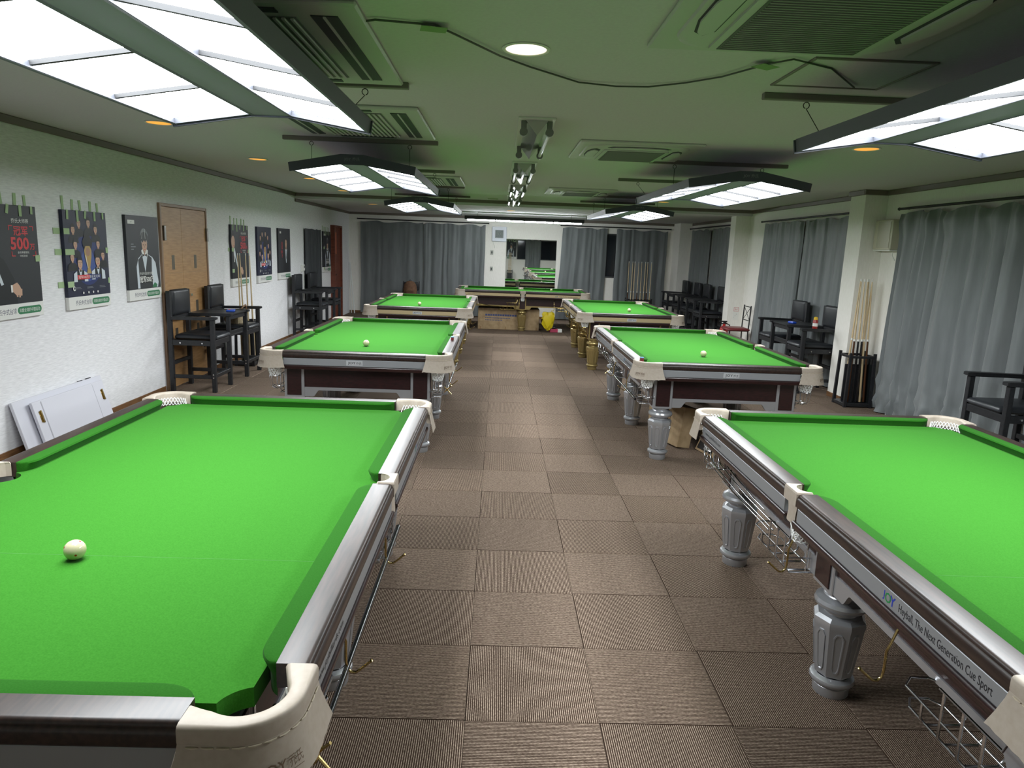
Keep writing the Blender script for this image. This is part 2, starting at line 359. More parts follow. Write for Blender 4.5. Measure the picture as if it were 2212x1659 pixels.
def leather_corner():
    N = 27
    outer = resample([(.114,-.090)]+arc(0,0,.114,0,90,13)+[(-.090,.114)], N)
    inner = resample([(.046,-.090),(.058,-.062)]+arc(0,0,.077,-34,124,15)+[(-.062,.058),(-.090,.046)], N)
    def mix(t, dz): return [(inner[k][0]*(1-t)+outer[k][0]*t, inner[k][1]*(1-t)+outer[k][1]*t, dz) for k in range(N)]
    cap = MB().loft([mix(.03,.795), mix(0,.844), mix(.06,.851), mix(.16,.8535), mix(.84,.8535), mix(.95,.851), mix(1.0,.845), mix(1.0,.822), mix(.97,.812), mix(.6,.806), mix(.03,.795)], False)
    for e in (0, N-1): # close the two ends
        ring = [mix(t, z)[e] for t, z in ((.03,.795),(0,.844),(.06,.851),(.16,.8535),(.84,.8535),(.95,.851),(1,.845),(1,.822),(.97,.812),(.6,.806))]
        cap.add(ring, [tuple(range(10)) if e else tuple(range(10))[::-1]])
    sk = MB()
    def off(k, d, z, fl):
        x, y = outer[k]; a = outer[max(0,k-1)]; c = outer[min(N-1,k+1)]; tx, ty = c[0]-a[0], c[1]-a[1]; l = math.hypot(tx,ty); nx, ny = ty/l, -tx/l
        e = (k/(N-1)-.5)*2; ex = fl*max(0, abs(e)-.55)/.45*(1 if e > 0 else -1)
        return (x+nx*d+tx/l*ex, y+ny*d+ty/l*ex, z)
    scal = [.712+.004*abs(math.sin(k*1.35))+.006*(abs(k/(N-1)-.5)*2)**2 for k in range(N)]
    rings = [[off(k,-.001,.816,0) for k in range(N)], [off(k,.004,.79,.004) for k in range(N)], [off(k,.012,.756,.014) for k in range(N)], [off(k,.022,scal[k],.026) for k in range(N)],
             [off(k,.018,scal[k],.026) for k in range(N)], [off(k,.008,.756,.014) for k in range(N)], [off(k,0,.79,.004) for k in range(N)], [off(k,-.005,.816,0) for k in range(N)]]
    sk.loft(rings, False)
    for e in (0, N-1): sk.add([r[e] for r in rings], [tuple(range(8))])
    st = MB()
    for k in range(1, N-2, 2):
        a, c, e = Vector(off(k,.0022,.8125,0)), Vector(off(k+1,.0026,.8115,0)), Vector(off(k+2,.0022,.8125,0)); q = a.lerp(c,.18), c, c.lerp(e,.82)
        st.tube([tuple(v) for v in q], [.0012,.0022,.0012], 5)
    em = MB(); Rm = .128
    def wrap(u, v): th = pi/4+u/Rm; z = .757+v; r = .1145+.0055+(.79-z)*.30; return (r*math.cos(th), r*math.sin(th), z)
    add_text(em, 'JOY', lambda u, v: wrap(u-.016, v), height=.024, width=.052, bold=.012); add_text(em, '乔氏', lambda u, v: wrap(u+.031, v+.002), height=.021, width=.032)
    em.add([wrap(-.04,-.0155), wrap(0,-.0155), wrap(.046,-.0155), wrap(.046,-.0145), wrap(0,-.0145), wrap(-.04,-.0145)], [(0,1,4,5),(1,2,3,4)])
    return mesh_of(cap,'leather_cap',M_leather,50), mesh_of(sk,'leather_skirt',M_leather,60), mesh_of(st,'stitching',M_stitch,60), mesh_of(em,'embossed_lettering',M_emboss)
def net_mesh(r0, r1, z0, z1, n=11, back=None):
    b = MB()
    for d in (-1, 1):
        for k in range(n):
            P = []
            for i in range(7):
                t = i/6; r = r0+(r1-r0)*t**1.3; a = 2*pi*k/n+d*t*1.5; P.append((r*math.cos(a), r*math.sin(a), z0+(z1-z0)*t))
            b.tube(P, .0030, 4)
    for t in (.45, .72, 1.0): # knotted hoops
        r = r0+(r1-r0)*t**1.3; b.tube([(r*math.cos(a*pi/8), r*math.sin(a*pi/8), z0+(z1-z0)*t+(.003*(-1)**a)) for a in range(16)], .0026, 4, True)
    if back: # lattice laced up to the leather on the outer half
        for d in (-1, 1):
            for k in range(14):
                a0 = math.radians(-40+k*13); P = [(.0765*math.cos(a0+d*t*.32), .0765*math.sin(a0+d*t*.32), back-.042*t) for t in (0,.5,1)]
                b.tube(P, .0026, 4)
    return mesh_of(b, 'net', M_net, 60)
def catcher_mesh(m):
    b = MB(); b.tube([(.045*math.cos(a*pi/8), .045*math.sin(a*pi/8), .634) for a in range(16)], .0035, 5, True)
    for a in (.3, 1.3, 2.3, 3.6, 4.7, 5.7): b.tube([(.045*math.cos(a), .045*math.sin(a), .634), (.04*math.cos(a), .04*math.sin(a), .555), (.02*math.cos(a)-.02, .02*math.sin(a)-.02, .525)], .003, 5)
    b.tube([(.05*math.cos(a*pi/8)-.02, .05*math.sin(a*pi/8)-.02, .54+.01*math.cos(a*pi/4)) for a in range(16)], .003, 5, True)
    return mesh_of(b, 'ball_catcher', m, 60)
def track_mesh(m, long):
    b = MB(); r = .0042
    if long:
        for k, o in enumerate((.705,.685,.655,.63)):
            s = 1.29-.05*k
            b.tube([(o,s,.703),(o,s,.615),(o-.004,s-.03,.585),(o-.03,.86-.03*k,.535),(o-.045,.66,.520),(o-.05,.50,.515),(o-.05,.42,.513)], r, 6)
        b.tube([(.70,1.17,.59),(.675,1.12,.57),(.62,1.12,.575),(.60,1.15,.60)], r, 5)
    s0, s1 = (.42, .12) if long else (-.80, -1.12)
    for z, q in ((.515,0),(.455,.012)): # hooped basket
        b.tube([(.690-q,s0+.06-q,z),(.655,s0+.10-q,z),(.60,s0+.10-q,z),(.56+q,s0+.06-q,z),(.56+q,s1,z),(.69-q,s1,z)], r, 6, True)
    for s in (s0-.02, s0-.10, s0-.18, s0-.26): b.tube([(.69,s,.60 if s < s0-.05 else .515),(.69,s,.47),(.672,s,.447),(.578,s,.447),(.56,s,.47),(.56,s,.515)], r, 6)
    b.tube([(.69,s0-.08,.60),(.69,s1,.60),(.655,s1-.01,.702)], r, 6); b.tube([(.60,s1+.02,.447),(.60,s1+.02,.702)], r, 6)
    return mesh_of(b, 'ball_track', m, 60)
def hook_mesh():
    b = MB(); b.cyl((.655,0,.705),(.655,0,.690),.007,n=8)
    b.tube([(.655,0,.697),(.672,0,.680),(.69,0,.64),(.703,0,.600),(.712,0,.575),(.712,0,.510),(.716,0,.490),(.727,0,.478),(.741,0,.478),(.757,0,.49),(.785,0,.515)], .0042, 7); b.lathe([(.0015,-.006),(.006,0),(.0015,.006)], 8, (.786,0,.516))
    return mesh_of(b, 'cue_hook', M_brass, 60)
_lc = leather_corner()
ME = dict(cap=_lc[0], skirt=_lc[1], stitch=_lc[2], emboss=_lc[3], net=net_mesh(.064,.040,.752,.636,13,back=.824), net_mid=net_mesh(.048,.032,.752,.645), hook=hook_mesh())
def make_table(k):
    metal, band, wire = (M_silver, M_band_s, M_chrome) if k == 's' else (M_gold, M_band_g, M_goldwire)
    T = thing('billiard_table', 'x', 'billiard table')
    # bed with pocket cut-outs
    bx, by = .69, 1.325; P = []
    for sx, sy, rev in ((1,1,0),(-1,1,1),(-1,-1,0),(1,-1,1)):
        A = arc(.668,1.303,.080,254.0,196.0,13)
        Q = [(sx*x, sy*y) for x, y in A]; Q = Q[::-1] if rev else Q
        if (sx,sy) == (1,1): P += [(x,y) for x,y in arc(.70,0,.06,260.4,99.6,11)]
        if (sx,sy) == (-1,-1): P += [(-x,-y) for x,y in arc(.70,0,.06,260.4,99.6,11)]
        P += Q
    bed = MB(); n = len(P)
    bed.add([(x,y,ZB) for x,y in P]+[(x,y,ZB-.045) for x,y in P], [tuple(range(n)), tuple(range(n,2*n))[::-1]]+[(i,n+i,n+(i+1)%n,(i+1)%n) for i in range(n)])
    bd = bed.build('cloth_bed', M_cloth, T)
    ln = MB().box(-.634,.634,-.6355,-.6345,ZB,ZB+.0004).build('baulk_line', mat('baulk_chalk', (.075,.25,.055,1), .9), bd)
    MB().box(-.575,.575,-1.215,1.215,.69,.765).build('slate_frame', M_dark, T)
    for ax, edge, secs in (('x',HW,((-1.202,-.058,.085,.07),(.058,1.202,.07,.085))), ('y',HL,((-.567,.567,.085,.085),))):
        for sg in (1,-1):
            fn = side_map(ax, sg)
            for s0, s1, e0, e1 in secs:
                extrude(RAILP, edge, fn, s0, s1).build('rail', M_wood, T, 40)
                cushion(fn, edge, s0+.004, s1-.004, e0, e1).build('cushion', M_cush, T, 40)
                extrude(BANDP, edge, fn, s0+.002, s1-.002).build('rail_band', band, T)
                extrude(MOLDP, edge, fn, s0-.02, s1+.02).build('moulding', M_red, T, 40)
    lm = leg_mesh(metal)
    for sx in (1,-1):
        for y in (-1.19, 0, 1.19):
            link('leg', lm, T, (sx*.508, y, 0), pi/8)
            bl = MB().box(-.080,.080,-.080,.080,.448,.702,.004).build('leg_block', metal, T, loc=(sx*.515, y, 0))
            for d in ([(sx,0)] + ([(0, 1 if y > 0 else -1)] if y else [])):
                pb = MB()
                if d[0]: pb.box(d[0]*.079, d[0]*.086, -.058, .058, .468, .699, .002)
                else: pb.box(-.058, .058, d[1]*.079, d[1]*.086, .468, .699, .002)
                pb.build('panel', M_red, bl)
    def apron(ax, sg, e, s0, s1):
        fn = side_map(ax, sg)
        pb = MB(); pb.loft([[fn(o,s,z) for o,z in ((e-.018,.525),(e-.006,.525),(e-.006,.704),(e-.018,.704))] for s in (s0,s1)], True, True, True); pb.build('apron_panel', M_red, T)
        w = s1-s0; pr = [(0,.458),(.07,.458)]+[(.07+.05*t/6, .458+.052*(.5-.5*math.cos(pi*t/6))) for t in range(1,7)]
        low = [(s0+a,z) for a,z in pr]+[(s1-a,z) for a,z in pr[::-1]]; n = len(low)
        ab = MB(); ring = low+[(s1,.536),(s0,.536)]
        ab.loft([[fn(o,s,z) for s,z in ring] for o in (e-.022,e)], True, True, True); ab.build('apron_board', metal, T)
    for sg in (1,-1):
        apron('x', sg, .588, -1.110, -.080); apron('x', sg, .588, .080, 1.110); apron('y', sg, 1.262, -.435, .435)
    for r, (sx,sy) in enumerate(((1,1),(-1,1),(-1,-1),(1,-1))):
        lo = link('leather_pocket', ME['cap'], T, (sx*.66, sy*1.295, 0), r*pi/2)
        link('leather_skirt', ME['skirt'], lo); link('stitching', ME['stitch'], lo); link('embossed_lettering', ME['emboss'], lo)
        link('net', ME['net'], T, (sx*.66, sy*1.295, 0), r*pi/2); link('ball_catcher', CATCH[k], T, (sx*.66, sy*1.295, 0), r*pi/2)
        tr = link('ball_track', TRK[k][0 if sy > 0 else 1], T); tr.scale = (sx, 1, 1)
    for sg in (1,-1):
        cp = MB(); out = [(.763,-.056),(.763,.056),(.70,.056)]+arc(.688,0,.05,80,-80,9)+[(.70,-.056)]
        cp.loft([[(sg*x,y,.80) for x,y in out],[(sg*x,y,.848) for x,y in out],[(sg*(.735+(x-.735)*.9),y*.95,.8545) for x,y in out]], True, True, True)
        lo = cp.build('leather_pocket', M_leather, T)
        sk = MB(); prof = [(.756,.846,.054),(.755,.80,.044),(.754,.76,.034),(.756,.722,.038)]
        sk.loft([[(sg*(x-.006),-w,z),(sg*x,-w*.6,z),(sg*(x+.003),0,z),(sg*x,w*.6,z),(sg*(x-.006),w,z)] for x,z,w in prof]+[[(sg*(x-.012),-w,z),(sg*(x-.006),-w*.6,z),(sg*(x-.004),0,z),(sg*(x-.006),w*.6,z),(sg*(x-.012),w,z)] for x,z,w in prof[::-1]], False)
        sk.build('leather_skirt', M_leather, lo, 60)
        link('net', ME['net_mid'], T, (sg*.70, 0, 0))
        for y in (.07, -.66):
            h = link('cue_hook', ME['hook'], T, (0,y,0)); h.scale = (sg,1,1)
        # printed lettering along the band, read from outside
        sm = lambda u, v: (sg*(HW-.0055), sg*u, .765+v)
        tx = MB(); u0 = .70
        add_text(tx, 'J', lambda u,v: sm(u+u0-.026, v), height=.030, mi=1, bold=.015); add_text(tx, 'O', lambda u,v: sm(u+u0-.004, v), height=.030, mi=2, bold=.015); add_text(tx, 'Y', lambda u,v: sm(u+u0+.020, v), height=.030, mi=1, bold=.015)
        add_text(tx, 'Heyball, The Next Generation Cue Sport', lambda u,v: sm(u+u0+.245, v-.004), height=.032, width=.385)
        tx.build('side_lettering', [M_txtblack, M_txtblue, M_txtgreen], T)
        tw = MB(); add_text(tw, 'www.joybilliards.com', lambda u,v: sm(u-1.015, v), height=.024, width=.265); tw.build('side_lettering', M_txtblack, T)
        pl = MB().box(-.066,.066,sg*(HL-.010),sg*(HL-.003),.745,.787,.003).build('nameplate', M_plate, T)
        tn = MB(); nm = lambda u, v: (-sg*u, sg*(HL-.0025), .766+v)
        add_text(tn, 'JOY', lambda u,v: nm(u-.020, v), height=.026, width=.062, bold=.012); add_text(tn, '乔氏', lambda u,v: nm(u+.036, v), height=.022, width=.042); tn.build('lettering', M_txtblack, pl)
    return T
CATCH = {'s': catcher_mesh(M_chrome), 'g': catcher_mesh(M_goldwire)}
TRK = {'s': (track_mesh(M_chrome, True), track_mesh(M_chrome, False)), 'g': (track_mesh(M_goldwire, True), track_mesh(M_goldwire, False))}
TLAB = ['silver-trimmed green billiard table at the front, beside the white panels leaning on the poster wall', 'silver-trimmed green billiard table behind the front one on the poster side',
        'silver-trimmed green billiard table at the front on the curtain side, lettering along its rail', 'silver-trimmed green billiard table behind the front one on the curtain side, cartons under it',
        'gold-trimmed green billiard table third in the row along the poster wall', 'gold-trimmed green billiard table third in the row along the curtain side', 'gold-trimmed green billiard table standing crosswise in front of the mirror']
_proto = {}
for (tx, ty, rz, k), lab in zip(TABLES, TLAB):
    if k not in _proto: T = _proto[k] = make_table(k)
    else: T = copy_tree(_proto[k])
    T.location = (tx, ty, 0); T.rotation_euler = (0,0,rz); tag(T, lab, 'billiard table', 'silver billiard tables' if k == 's' else 'gold billiard tables')

# cue balls
def ball_mesh():
    b = MB(); R = .0286
    b.lathe([(max(1e-4, R*math.sin(pi*i/16)), -R*math.cos(pi*i/16)) for i in range(17)], 28)
    return mesh_of(b, 'cue_ball', M_ivory, 80)
def dots_mesh():
    b = MB(); R = .0288
    for d in ((1,0,0),(-1,0,0),(0,1,0),(0,-1,0),(0,0,1),(0,0,-1)):
        d = Vector(d); t = d.orthogonal().normalized(); w = d.cross(t); rr = .0032
        ring = [tuple((d*R+(t*math.cos(a*pi/5)+w*math.sin(a*pi/5))*rr).normalized()*R) for a in range(10)]
        b.add(ring+[tuple(d*R)], [(i,(i+1)%10,10) for i in range(10)])
    return mesh_of(b, 'red_dot', M_reddot)
_bm, _dm = ball_mesh(), dots_mesh()
BL = [(-1.094,-.446,.7,'ivory cue ball with red dots on the front table by the poster wall'), (-1.091,3.95,1.6,'ivory cue ball on the second table along the poster wall'), (1.957,4.007,.4,'ivory cue ball on the second table along the curtain side'),
      (-1.12,8.48,.9,'ivory cue ball on the gold table along the poster wall'), (2.12,8.66,.2,'ivory cue ball on the gold table along the curtain side'), (1.25,13.5,.5,'ivory cue ball on the crosswise gold table by the mirror')]
for x, y, a, lab in BL:
    o = link('cue_ball', _bm, None, (x,y,ZB+.0286), a); o.rotation_euler = (.25,.5,a); tag(o, lab, 'ball', 'cue balls'); d = link('red_dot', _dm, o)
for x, y, lab in ((-.345,4.27,'red chalk cube with blue top on the poster-side silver table'), (1.262,3.36,'red chalk cube with blue top on the curtain-side silver table')):
    t = thing('chalk_cube', lab, 'chalk', (x,y,ZT), .1, 'chalk cubes on the rails')
    MB().box(-.014,.014,-.014,.014,0,.026,.001).build('wrapper', mat('chalk_wrapper', rgb(120,40,40), .6), t); MB().box(-.0135,.0135,-.0135,.0135,.026,.033,.001).build('chalk_top', mat('chalk_blue', rgb(110,160,200), .9), t)
# rests lying on the hooks
def rest_stick(p0, p1, lab, head):
    t = thing('cue_rest', lab, 'cue rest', p0, 0, 'rests hung on table hooks'); d = Vector(p1)-Vector(p0)
    b = MB(); b.tube([(0,0,0), tuple(d*.5), tuple(d)], [.008,.0095,.011], 10); b.build('shaft', mat('rest_black', (.012,.014,.016), .25, coat=.4), t, 50)
    if head:
        h = MB(); w = d.normalized(); s = w.cross(Vector((0,0,1))).normalized(); u = s.cross(w)
        for a in (45,135,225,315): h.tube([tuple(-w*.005), tuple((s*math.cos(math.radians(a))+u*math.sin(math.radians(a)))*.055-w*.015)], .0045, 7)
        h.cyl(tuple(-w*.03), tuple(w*.03), .010, n=10); h.build('cross_head', M_brass, t, 50)
    return t
rest_stick((-.335,-.80,.492), (-.335,.62,.492), 'black cue rest with brass cross head hung under the front poster-side table rail', True)
rest_stick((-.345,3.70,.492), (-.345,5.10,.492), 'black cue rest with brass cross head hung beside the second poster-side table', True)
rest_stick((1.27,5.0,.492), (1.27,3.55,.492), 'plain black cue rest hung beside the second curtain-side table', True)
# ------------------------------------------------------------------ pendant lamps over the tables
M_case = mat('lamp_case', rgb(96,96,108), 0.55)
M_ridge = mat('lamp_ridge', rgb(150,146,166), 0.55)
M_caseend = mat('lamp_case_end', rgb(62,66,76), 0.5)
M_wing = mat('lamp_inner_wall', (0.050,0.054,0.068), 0.5)
M_div = mat('lamp_divider', (0.012,0.0125,0.014), 0.6)
M_panel = mat('lamp_diffuser', (0.9,0.9,0.9), 0.4, emit=(0.93,0.97,1.0,1), estr=LAMP_STRENGTH)
M_panelback = mat('lamp_diffuser_back', rgb(220,220,220), 0.5)
M_logo = mat('lamp_logo', rgb(120,124,132), 0.5)
LH, LWD = 1.10, .475
def make_lamp():
    L = thing('pendant_lamp', 'x', 'pendant lamp')
    a = math.atan2(.062, .39); U = math.hypot(.062, .39)
    for sg in (1,-1):
        # wing frame: X outward along the slope, Z up out of the top
        Mx = Matrix.Translation((sg*.085,0,.065)) @ Matrix(((sg*math.cos(a),0,sg*math.sin(a),0),(0,1,0,0),(-math.sin(a),0,math.cos(a),0),(0,0,0,1)))
        w = MB(); w.box(0,U,-LH,LH,.056,.062,M=Mx); w.box(U-.014,U,-LH,LH,0,.056,M=Mx); w.box(0,.014,-LH,LH,0,.056,M=Mx)
        w.build('wing_case', M_case, L)
        d = MB(); d.box(.014,U-.014,-LH+.014,LH-.014,.052,.056,M=Mx)
        for s in (-1,1): d.box(.014,U-.014,s*(LH-.03),s*(LH-.014),.0,.052,M=Mx)
        d.box(U-.018,U-.014,-LH+.014,LH-.014,.001,.052,M=Mx); d.box(.014,.018,-LH+.014,LH-.014,.001,.052,M=Mx)
        d.build('reflector', M_wing, L)
        pw = (2*LH-.06)/4
        for i in range(4):
            y0 = -LH+.03+i*pw; p = MB(); x0, x1, q0, q1 = .018, U-.018, y0+.004, y0+pw-.004
            p.add([(x0,q0,.026),(x1,q0,.026),(x1,q1,.026),(x0,q1,.026),(x0,q0,.029),(x1,q0,.029),(x1,q1,.029),(x0,q1,.029)], [(4,5,6,7)], 1, Mx)
            p.add([(x0,q0,.026),(x1,q0,.026),(x1,q1,.026),(x0,q1,.026)], [(0,3,2,1)], 0, Mx)
            p.build('light_panel', [M_panel, M_panelback], L)
            if i: MB().box(.014,U-.014,y0-.009,y0+.009,.010,.03,M=Mx).build('divider', M_div, L)
    r = MB(); r.box(-.0855,.0855,-LH,LH,.066,.132); r.build('ridge', M_ridge, L)
    for s in (-1,1):
        e = MB(); pr = [(-.482,-.006),(-.088,.058),(.088,.058),(.482,-.006),(.492,.060),(.088,.136),(-.088,.136),(-.492,.060)]
        e.loft([[(x,s*y,z) for x,z in pr] for y in (LH,LH+.012)], True, True, True); eo = e.build('end_cap', M_caseend, L)
        tx = MB(); add_text(tx, 'JOY 乔氏', lambda u,v: (-s*u, s*(LH+.0125), .098+v), height=.030, width=.12); tx.build('logo_lettering', M_logo, eo)
    return L
_lamp = None
BARS = {(False,0):(-.95,1.63),(False,4):(3.72,5.95),(True,0):(-.9,1.5),(True,5):(4.30,6.03),(False,9):(8.0,9.9),(True,9):(8.62,9.9)}
LAMPS = [(-1.065,.235,'lit pendant lamp over the front table by the poster wall'), (-1.09,4.48,'lit pendant lamp over the second table along the poster wall'), (2.03,.28,'lit pendant lamp over the front table on the curtain side'),
         (2.03,4.52,'lit pendant lamp over the second table on the curtain side'), (-1.08,9.0,'lit pendant lamp over the gold table on the poster side'), (2.03,9.0,'lit pendant lamp over the gold table on the curtain side')]
M_bar = mat('mount_bar', rgb(118,112,106), 0.55)
for x, y, lab in LAMPS:
    if _lamp is None: Lp = _lamp = make_lamp()
    else: Lp = copy_tree(_lamp)
    Lp.location = (x,y,2.245); tag(Lp, lab, 'pendant lamp', 'pendant lamps'); [bpy.data.objects.remove(c) for c in list(Lp.children) if c.name.split('.')[0] in ('suspension_wire','hook')]
    for s, yb in zip((-1,1), BARS[(x > 0, round(y))]):
        ya = max(-LH+.06, min(LH-.06, yb-y))
        for xx in (-.40,.40):
            MB().tube([(xx,ya,.075),(xx,ya,.10),(xx,yb-y,.236)], [.004,.0022,.0022], 5).build('suspension_wire', M_dark, Lp)
            MB().tube([(xx+.016*math.cos(t*pi/5),yb-y,.252+.016*math.sin(t*pi/5)) for t in range(-2,8)], .0025, 5).build('hook', M_dark, Lp)
        b = MB().box(-.63,.63,-.02,.02,-.032,0,.003).build('mounting_bar', M_bar, None, loc=(x, yb, ZC))
        tag(b, ('near' if s < 0 else 'far')+' ceiling bar that carries the '+lab.replace('lit ',''), 'mounting bar', 'ceiling bars of the lamps')
# bar lamp over the crosswise table
BLm = thing('bar_lamp', 'long black bar lamp with four white tubes over the crosswise table', 'bar lamp', (.58,13.16,2.285))
MB().box(-1.28,1.28,-.05,.05,.012,.085,.006).build('housing', M_dark, BLm)
for i in range(4):
    x0 = -1.235+i*.6175
    MB().box(x0+.012,x0+.605,-.03,.03,-.012,.012,.008).build('light_tube', mat('tube_lit', (.9,.9,.9), .4, emit=(.93,.97,1,1), estr=LAMP_STRENGTH*5.5), BLm)
    MB().box(x0-.008,x0+.008,-.035,.035,-.008,.012,.002).build('tube_joint', M_dark, BLm)
for x in (-1.0,1.0): MB().tube([(x,0,.085),(x,0,.165)], .003, 5).build('suspension_wire', M_dark, BLm)
# ------------------------------------------------------------------ downlights
def downlight(x, y, zc, warm, lab):
    t = thing('downlight', lab, 'downlight', (x,y,zc), 0, 'recessed downlights')
    MB().loft([[(r*math.cos(a*pi/14), r*math.sin(a*pi/14), z) for a in range(28)] for r, z in ((.085,-.0005),(.101,-.0005),(.103,-.004),(.098,-.008),(.088,-.006),(.085,-.0005))], True).build('trim_ring', M_white, t, 50)
    MB().lathe([(.086,-.001),(.086,-.0035),(.05,-.0045)], 28).build('lens', mat('downlight_warm', rgb(250,170,60), .5, emit=(1.0,.42,.06,1), estr=.95) if warm else mat('downlight_bright', rgb(255,240,220), .5, emit=(1,.86,.68,1), estr=2.2), t)
for i, y in enumerate((3.32,5.54,7.66,9.74)): downlight(-2.53, y, ZC, True, ['first','second','third','fourth'][i]+' amber downlight from the front along the poster wall')
downlight(-2.38,11.6,ZC2,True,'amber downlight in the lower ceiling by the back corner'); downlight(2.8,3.17,ZC,True,'amber downlight beside the big lamp on the curtain side'); downlight(2.7,9.45,ZC,True,'amber downlight behind the second lamp on the curtain side')
downlight(.156,.88,ZC,False,'bright white downlight in the middle of the ceiling'); downlight(.27,12.05,ZC2,True,'amber downlight above the bar lamp')
# ------------------------------------------------------------------ fluorescent fixtures without light
M_refl = mat('fixture_mirror', (.55,.56,.55), .12, 1.0)
M_tubeoff = mat('tube_off', rgb(225,228,222), .2)
M_socket = mat('fixture_socket', rgb(120,122,118), .4)
def fixture(y, tubes, lab):
    t = thing('fluorescent_fixture', lab, 'ceiling light', (.288,y,ZC), 0, 'unlit fluorescent fixtures')
    MB().box(-.122,.122,0,1.36,-.012,0,.002).build('base_plate', mat('fixture_white', rgb(205,208,200), .35), t)
    b = MB(); b.loft([[(x,yy,z) for x,z in ((-.075,-.012),(0,-.105),(.075,-.012))] for yy in (.05,1.31)], True, True, True); b.build('reflector', M_refl, t)
    for x in (-.085,.085):
        for yy in (.09,1.27):
            s = MB(); s.box(x-.018,x+.018,yy-.012,yy+.012,-.075,-.012,.003); s.cyl((x,yy-.018,-.082),(x,yy+.018,-.082),.027,n=14); s.build('socket', M_socket, t, 40)
    for x in tubes: MB().cyl((x,.108,-.082),(x,1.252,-.082),.014,n=12).build('tube', M_tubeoff, t, 40)
for i, (y, tb) in enumerate(((2.44,(.085,)),(4.80,(-.085,.085)),(7.22,(-.085,.085)),(9.25,(-.085,.085)))): fixture(y, tb, ['unlit mirrored fluorescent fixture nearest the camera, one tube missing','second unlit mirrored fluorescent fixture along the aisle ceiling','third unlit mirrored fluorescent fixture along the aisle ceiling','farthest unlit mirrored fluorescent fixture, before the ceiling step'][i])
# ------------------------------------------------------------------ ceiling cassettes
M_cass = mat('cassette_white', rgb(190,192,186), .45)
M_slot = mat('cassette_slot', rgb(52,56,58), .6)
def cassette_louvre(x0, x1, y0, y1, lab):
    t = thing('air_conditioner', lab, 'air conditioner', ((x0+x1)/2,(y0+y1)/2,ZC), 0, 'louvred ceiling cassettes'); w, l = (x1-x0)/2, (y1-y0)/2
    MB().box(-w,w,-l,l,-.022,0,.008).build('panel', M_cass, t)
    for sx in (-1,1):
        s = MB().box(sx*(w-.19),sx*(w-.09),-l+.12,l-.12,-.026,-.020).build('outlet', M_slot, t)
        MB().box(sx*(w-.145),sx*(w-.135),-l+.12,l-.12,-.031,-.026,M=None).build('vane', M_cass, s)
        MB().box(-w+.30,w-.30,sx*(l-.10),sx*(l-.05),-.026,-.020).build('outlet', M_slot, t)
    g = MB().box(-w+.25,w-.25,-l+.15,l-.15,-.025,-.021).build('grille', mat('grille_grey', rgb(120,124,122), .6), t)
    n = 16; step = (2*w-.5)/n
    for i in range(n): link('slat', SLAT(2*l-.3), g, (-w+.25+step*(i+.5),0,0))
_sl = {}
def SLAT(L):
    k = round(L,3)
    if k not in _sl: _sl[k] = mesh_of(MB().box(-.008,.008,-L/2,L/2,-.034,-.025,.003), 'slat', M_cass)
    return _sl[k]
cassette_louvre(-1.48,-.46,.36,1.60,'louvred ceiling air conditioner nearest the camera above the poster-side lamp'); cassette_louvre(-1.48,-.46,2.27,3.50,'louvred ceiling air conditioner between the first two poster-side lamps'); cassette_louvre(-1.48,-.43,6.55,7.80,'louvred ceiling air conditioner behind the second poster-side lamp')
def rrect(w, l, r, z, n=6):
    P = []
    for cx, cy, a in ((w-r,l-r,0),(-w+r,l-r,90),(-w+r,-l+r,180),(w-r,-l+r,270)): P += [(cx+r*math.cos(math.radians(a+90*k/n)), cy+r*math.sin(math.radians(a+90*k/n)), z) for k in range(n+1)]
    return P
def cassette_round(x0, x1, y0, y1, lab):
    t = thing('air_conditioner', lab, 'air conditioner', ((x0+x1)/2,(y0+y1)/2,ZC), 0, 'round-flow ceiling cassettes'); w, l = (x1-x0)/2, (y1-y0)/2
    MB().box(-w,w,-l,l,-.018,0,.006).build('panel', M_cass, t)
    b = MB(); b.loft([rrect(w-.07,l-.07,.16,-.018), rrect(w-.075,l-.075,.16,-.028), rrect(w-.10,l-.10,.15,-.031)], True, False, True); b.build('frame', M_cass, t, 50)
    for k in (0,1,3): # curved outlet with a flap at each side
        R = Matrix.Rotation(k*pi/2, 4, 'Z'); ww = w if k % 2 == 0 else l; hh = l if k % 2 == 0 else w
        o = MB(); pts = [(-ww*.52,-hh+.155),(-ww*.44,-hh+.115),(-ww*.2,-hh+.095),(ww*.2,-hh+.095),(ww*.44,-hh+.115),(ww*.52,-hh+.155),(ww*.42,-hh+.19),(-ww*.42,-hh+.19)]
        o.prism(pts, -.0335, -.030, M=R); oo = o.build('outlet', M_slot, t)
        f = MB(); f.prism([(x*.9, y+.006 if y < -hh+.14 else y-.012) for x,y in pts], -.042, -.0345, M=R); f.build('flap', M_cass, oo)
    g = MB(); g.prism([(p[0],p[1]+.085) for p in rrect(w-.22,l-.175,.03,0)], -.040, -.031); go = g.build('intake_frame', M_cass, t)
    MB().box(-w+.25,w-.25,-l+.29,l-.12,-.0425,-.040).build('grille', mat('grille_mesh', rgb(96,100,96), .7), go)
    n = 28; step = (2*l-.41)/n; L = 2*w-.52; q = MB()
    for i in range(n): q.box(-L/2,L/2,-l+.29+step*(i+.3),-l+.29+step*(i+.6),-.046,-.0425)
    q.build('grille_bars', mat('grille_bar_grey', rgb(140,142,136), .6), go)['kind'] = 'stuff'
cassette_round(.64,1.68,-.32,.73,'round-flow ceiling air conditioner nearest the camera on the curtain side'); cassette_round(.66,1.62,3.27,4.27,'round-flow ceiling air conditioner in front of the second curtain-side lamp'); cassette_round(.71,1.65,7.55,8.55,'round-flow ceiling air conditioner in front of the third curtain-side lamp')
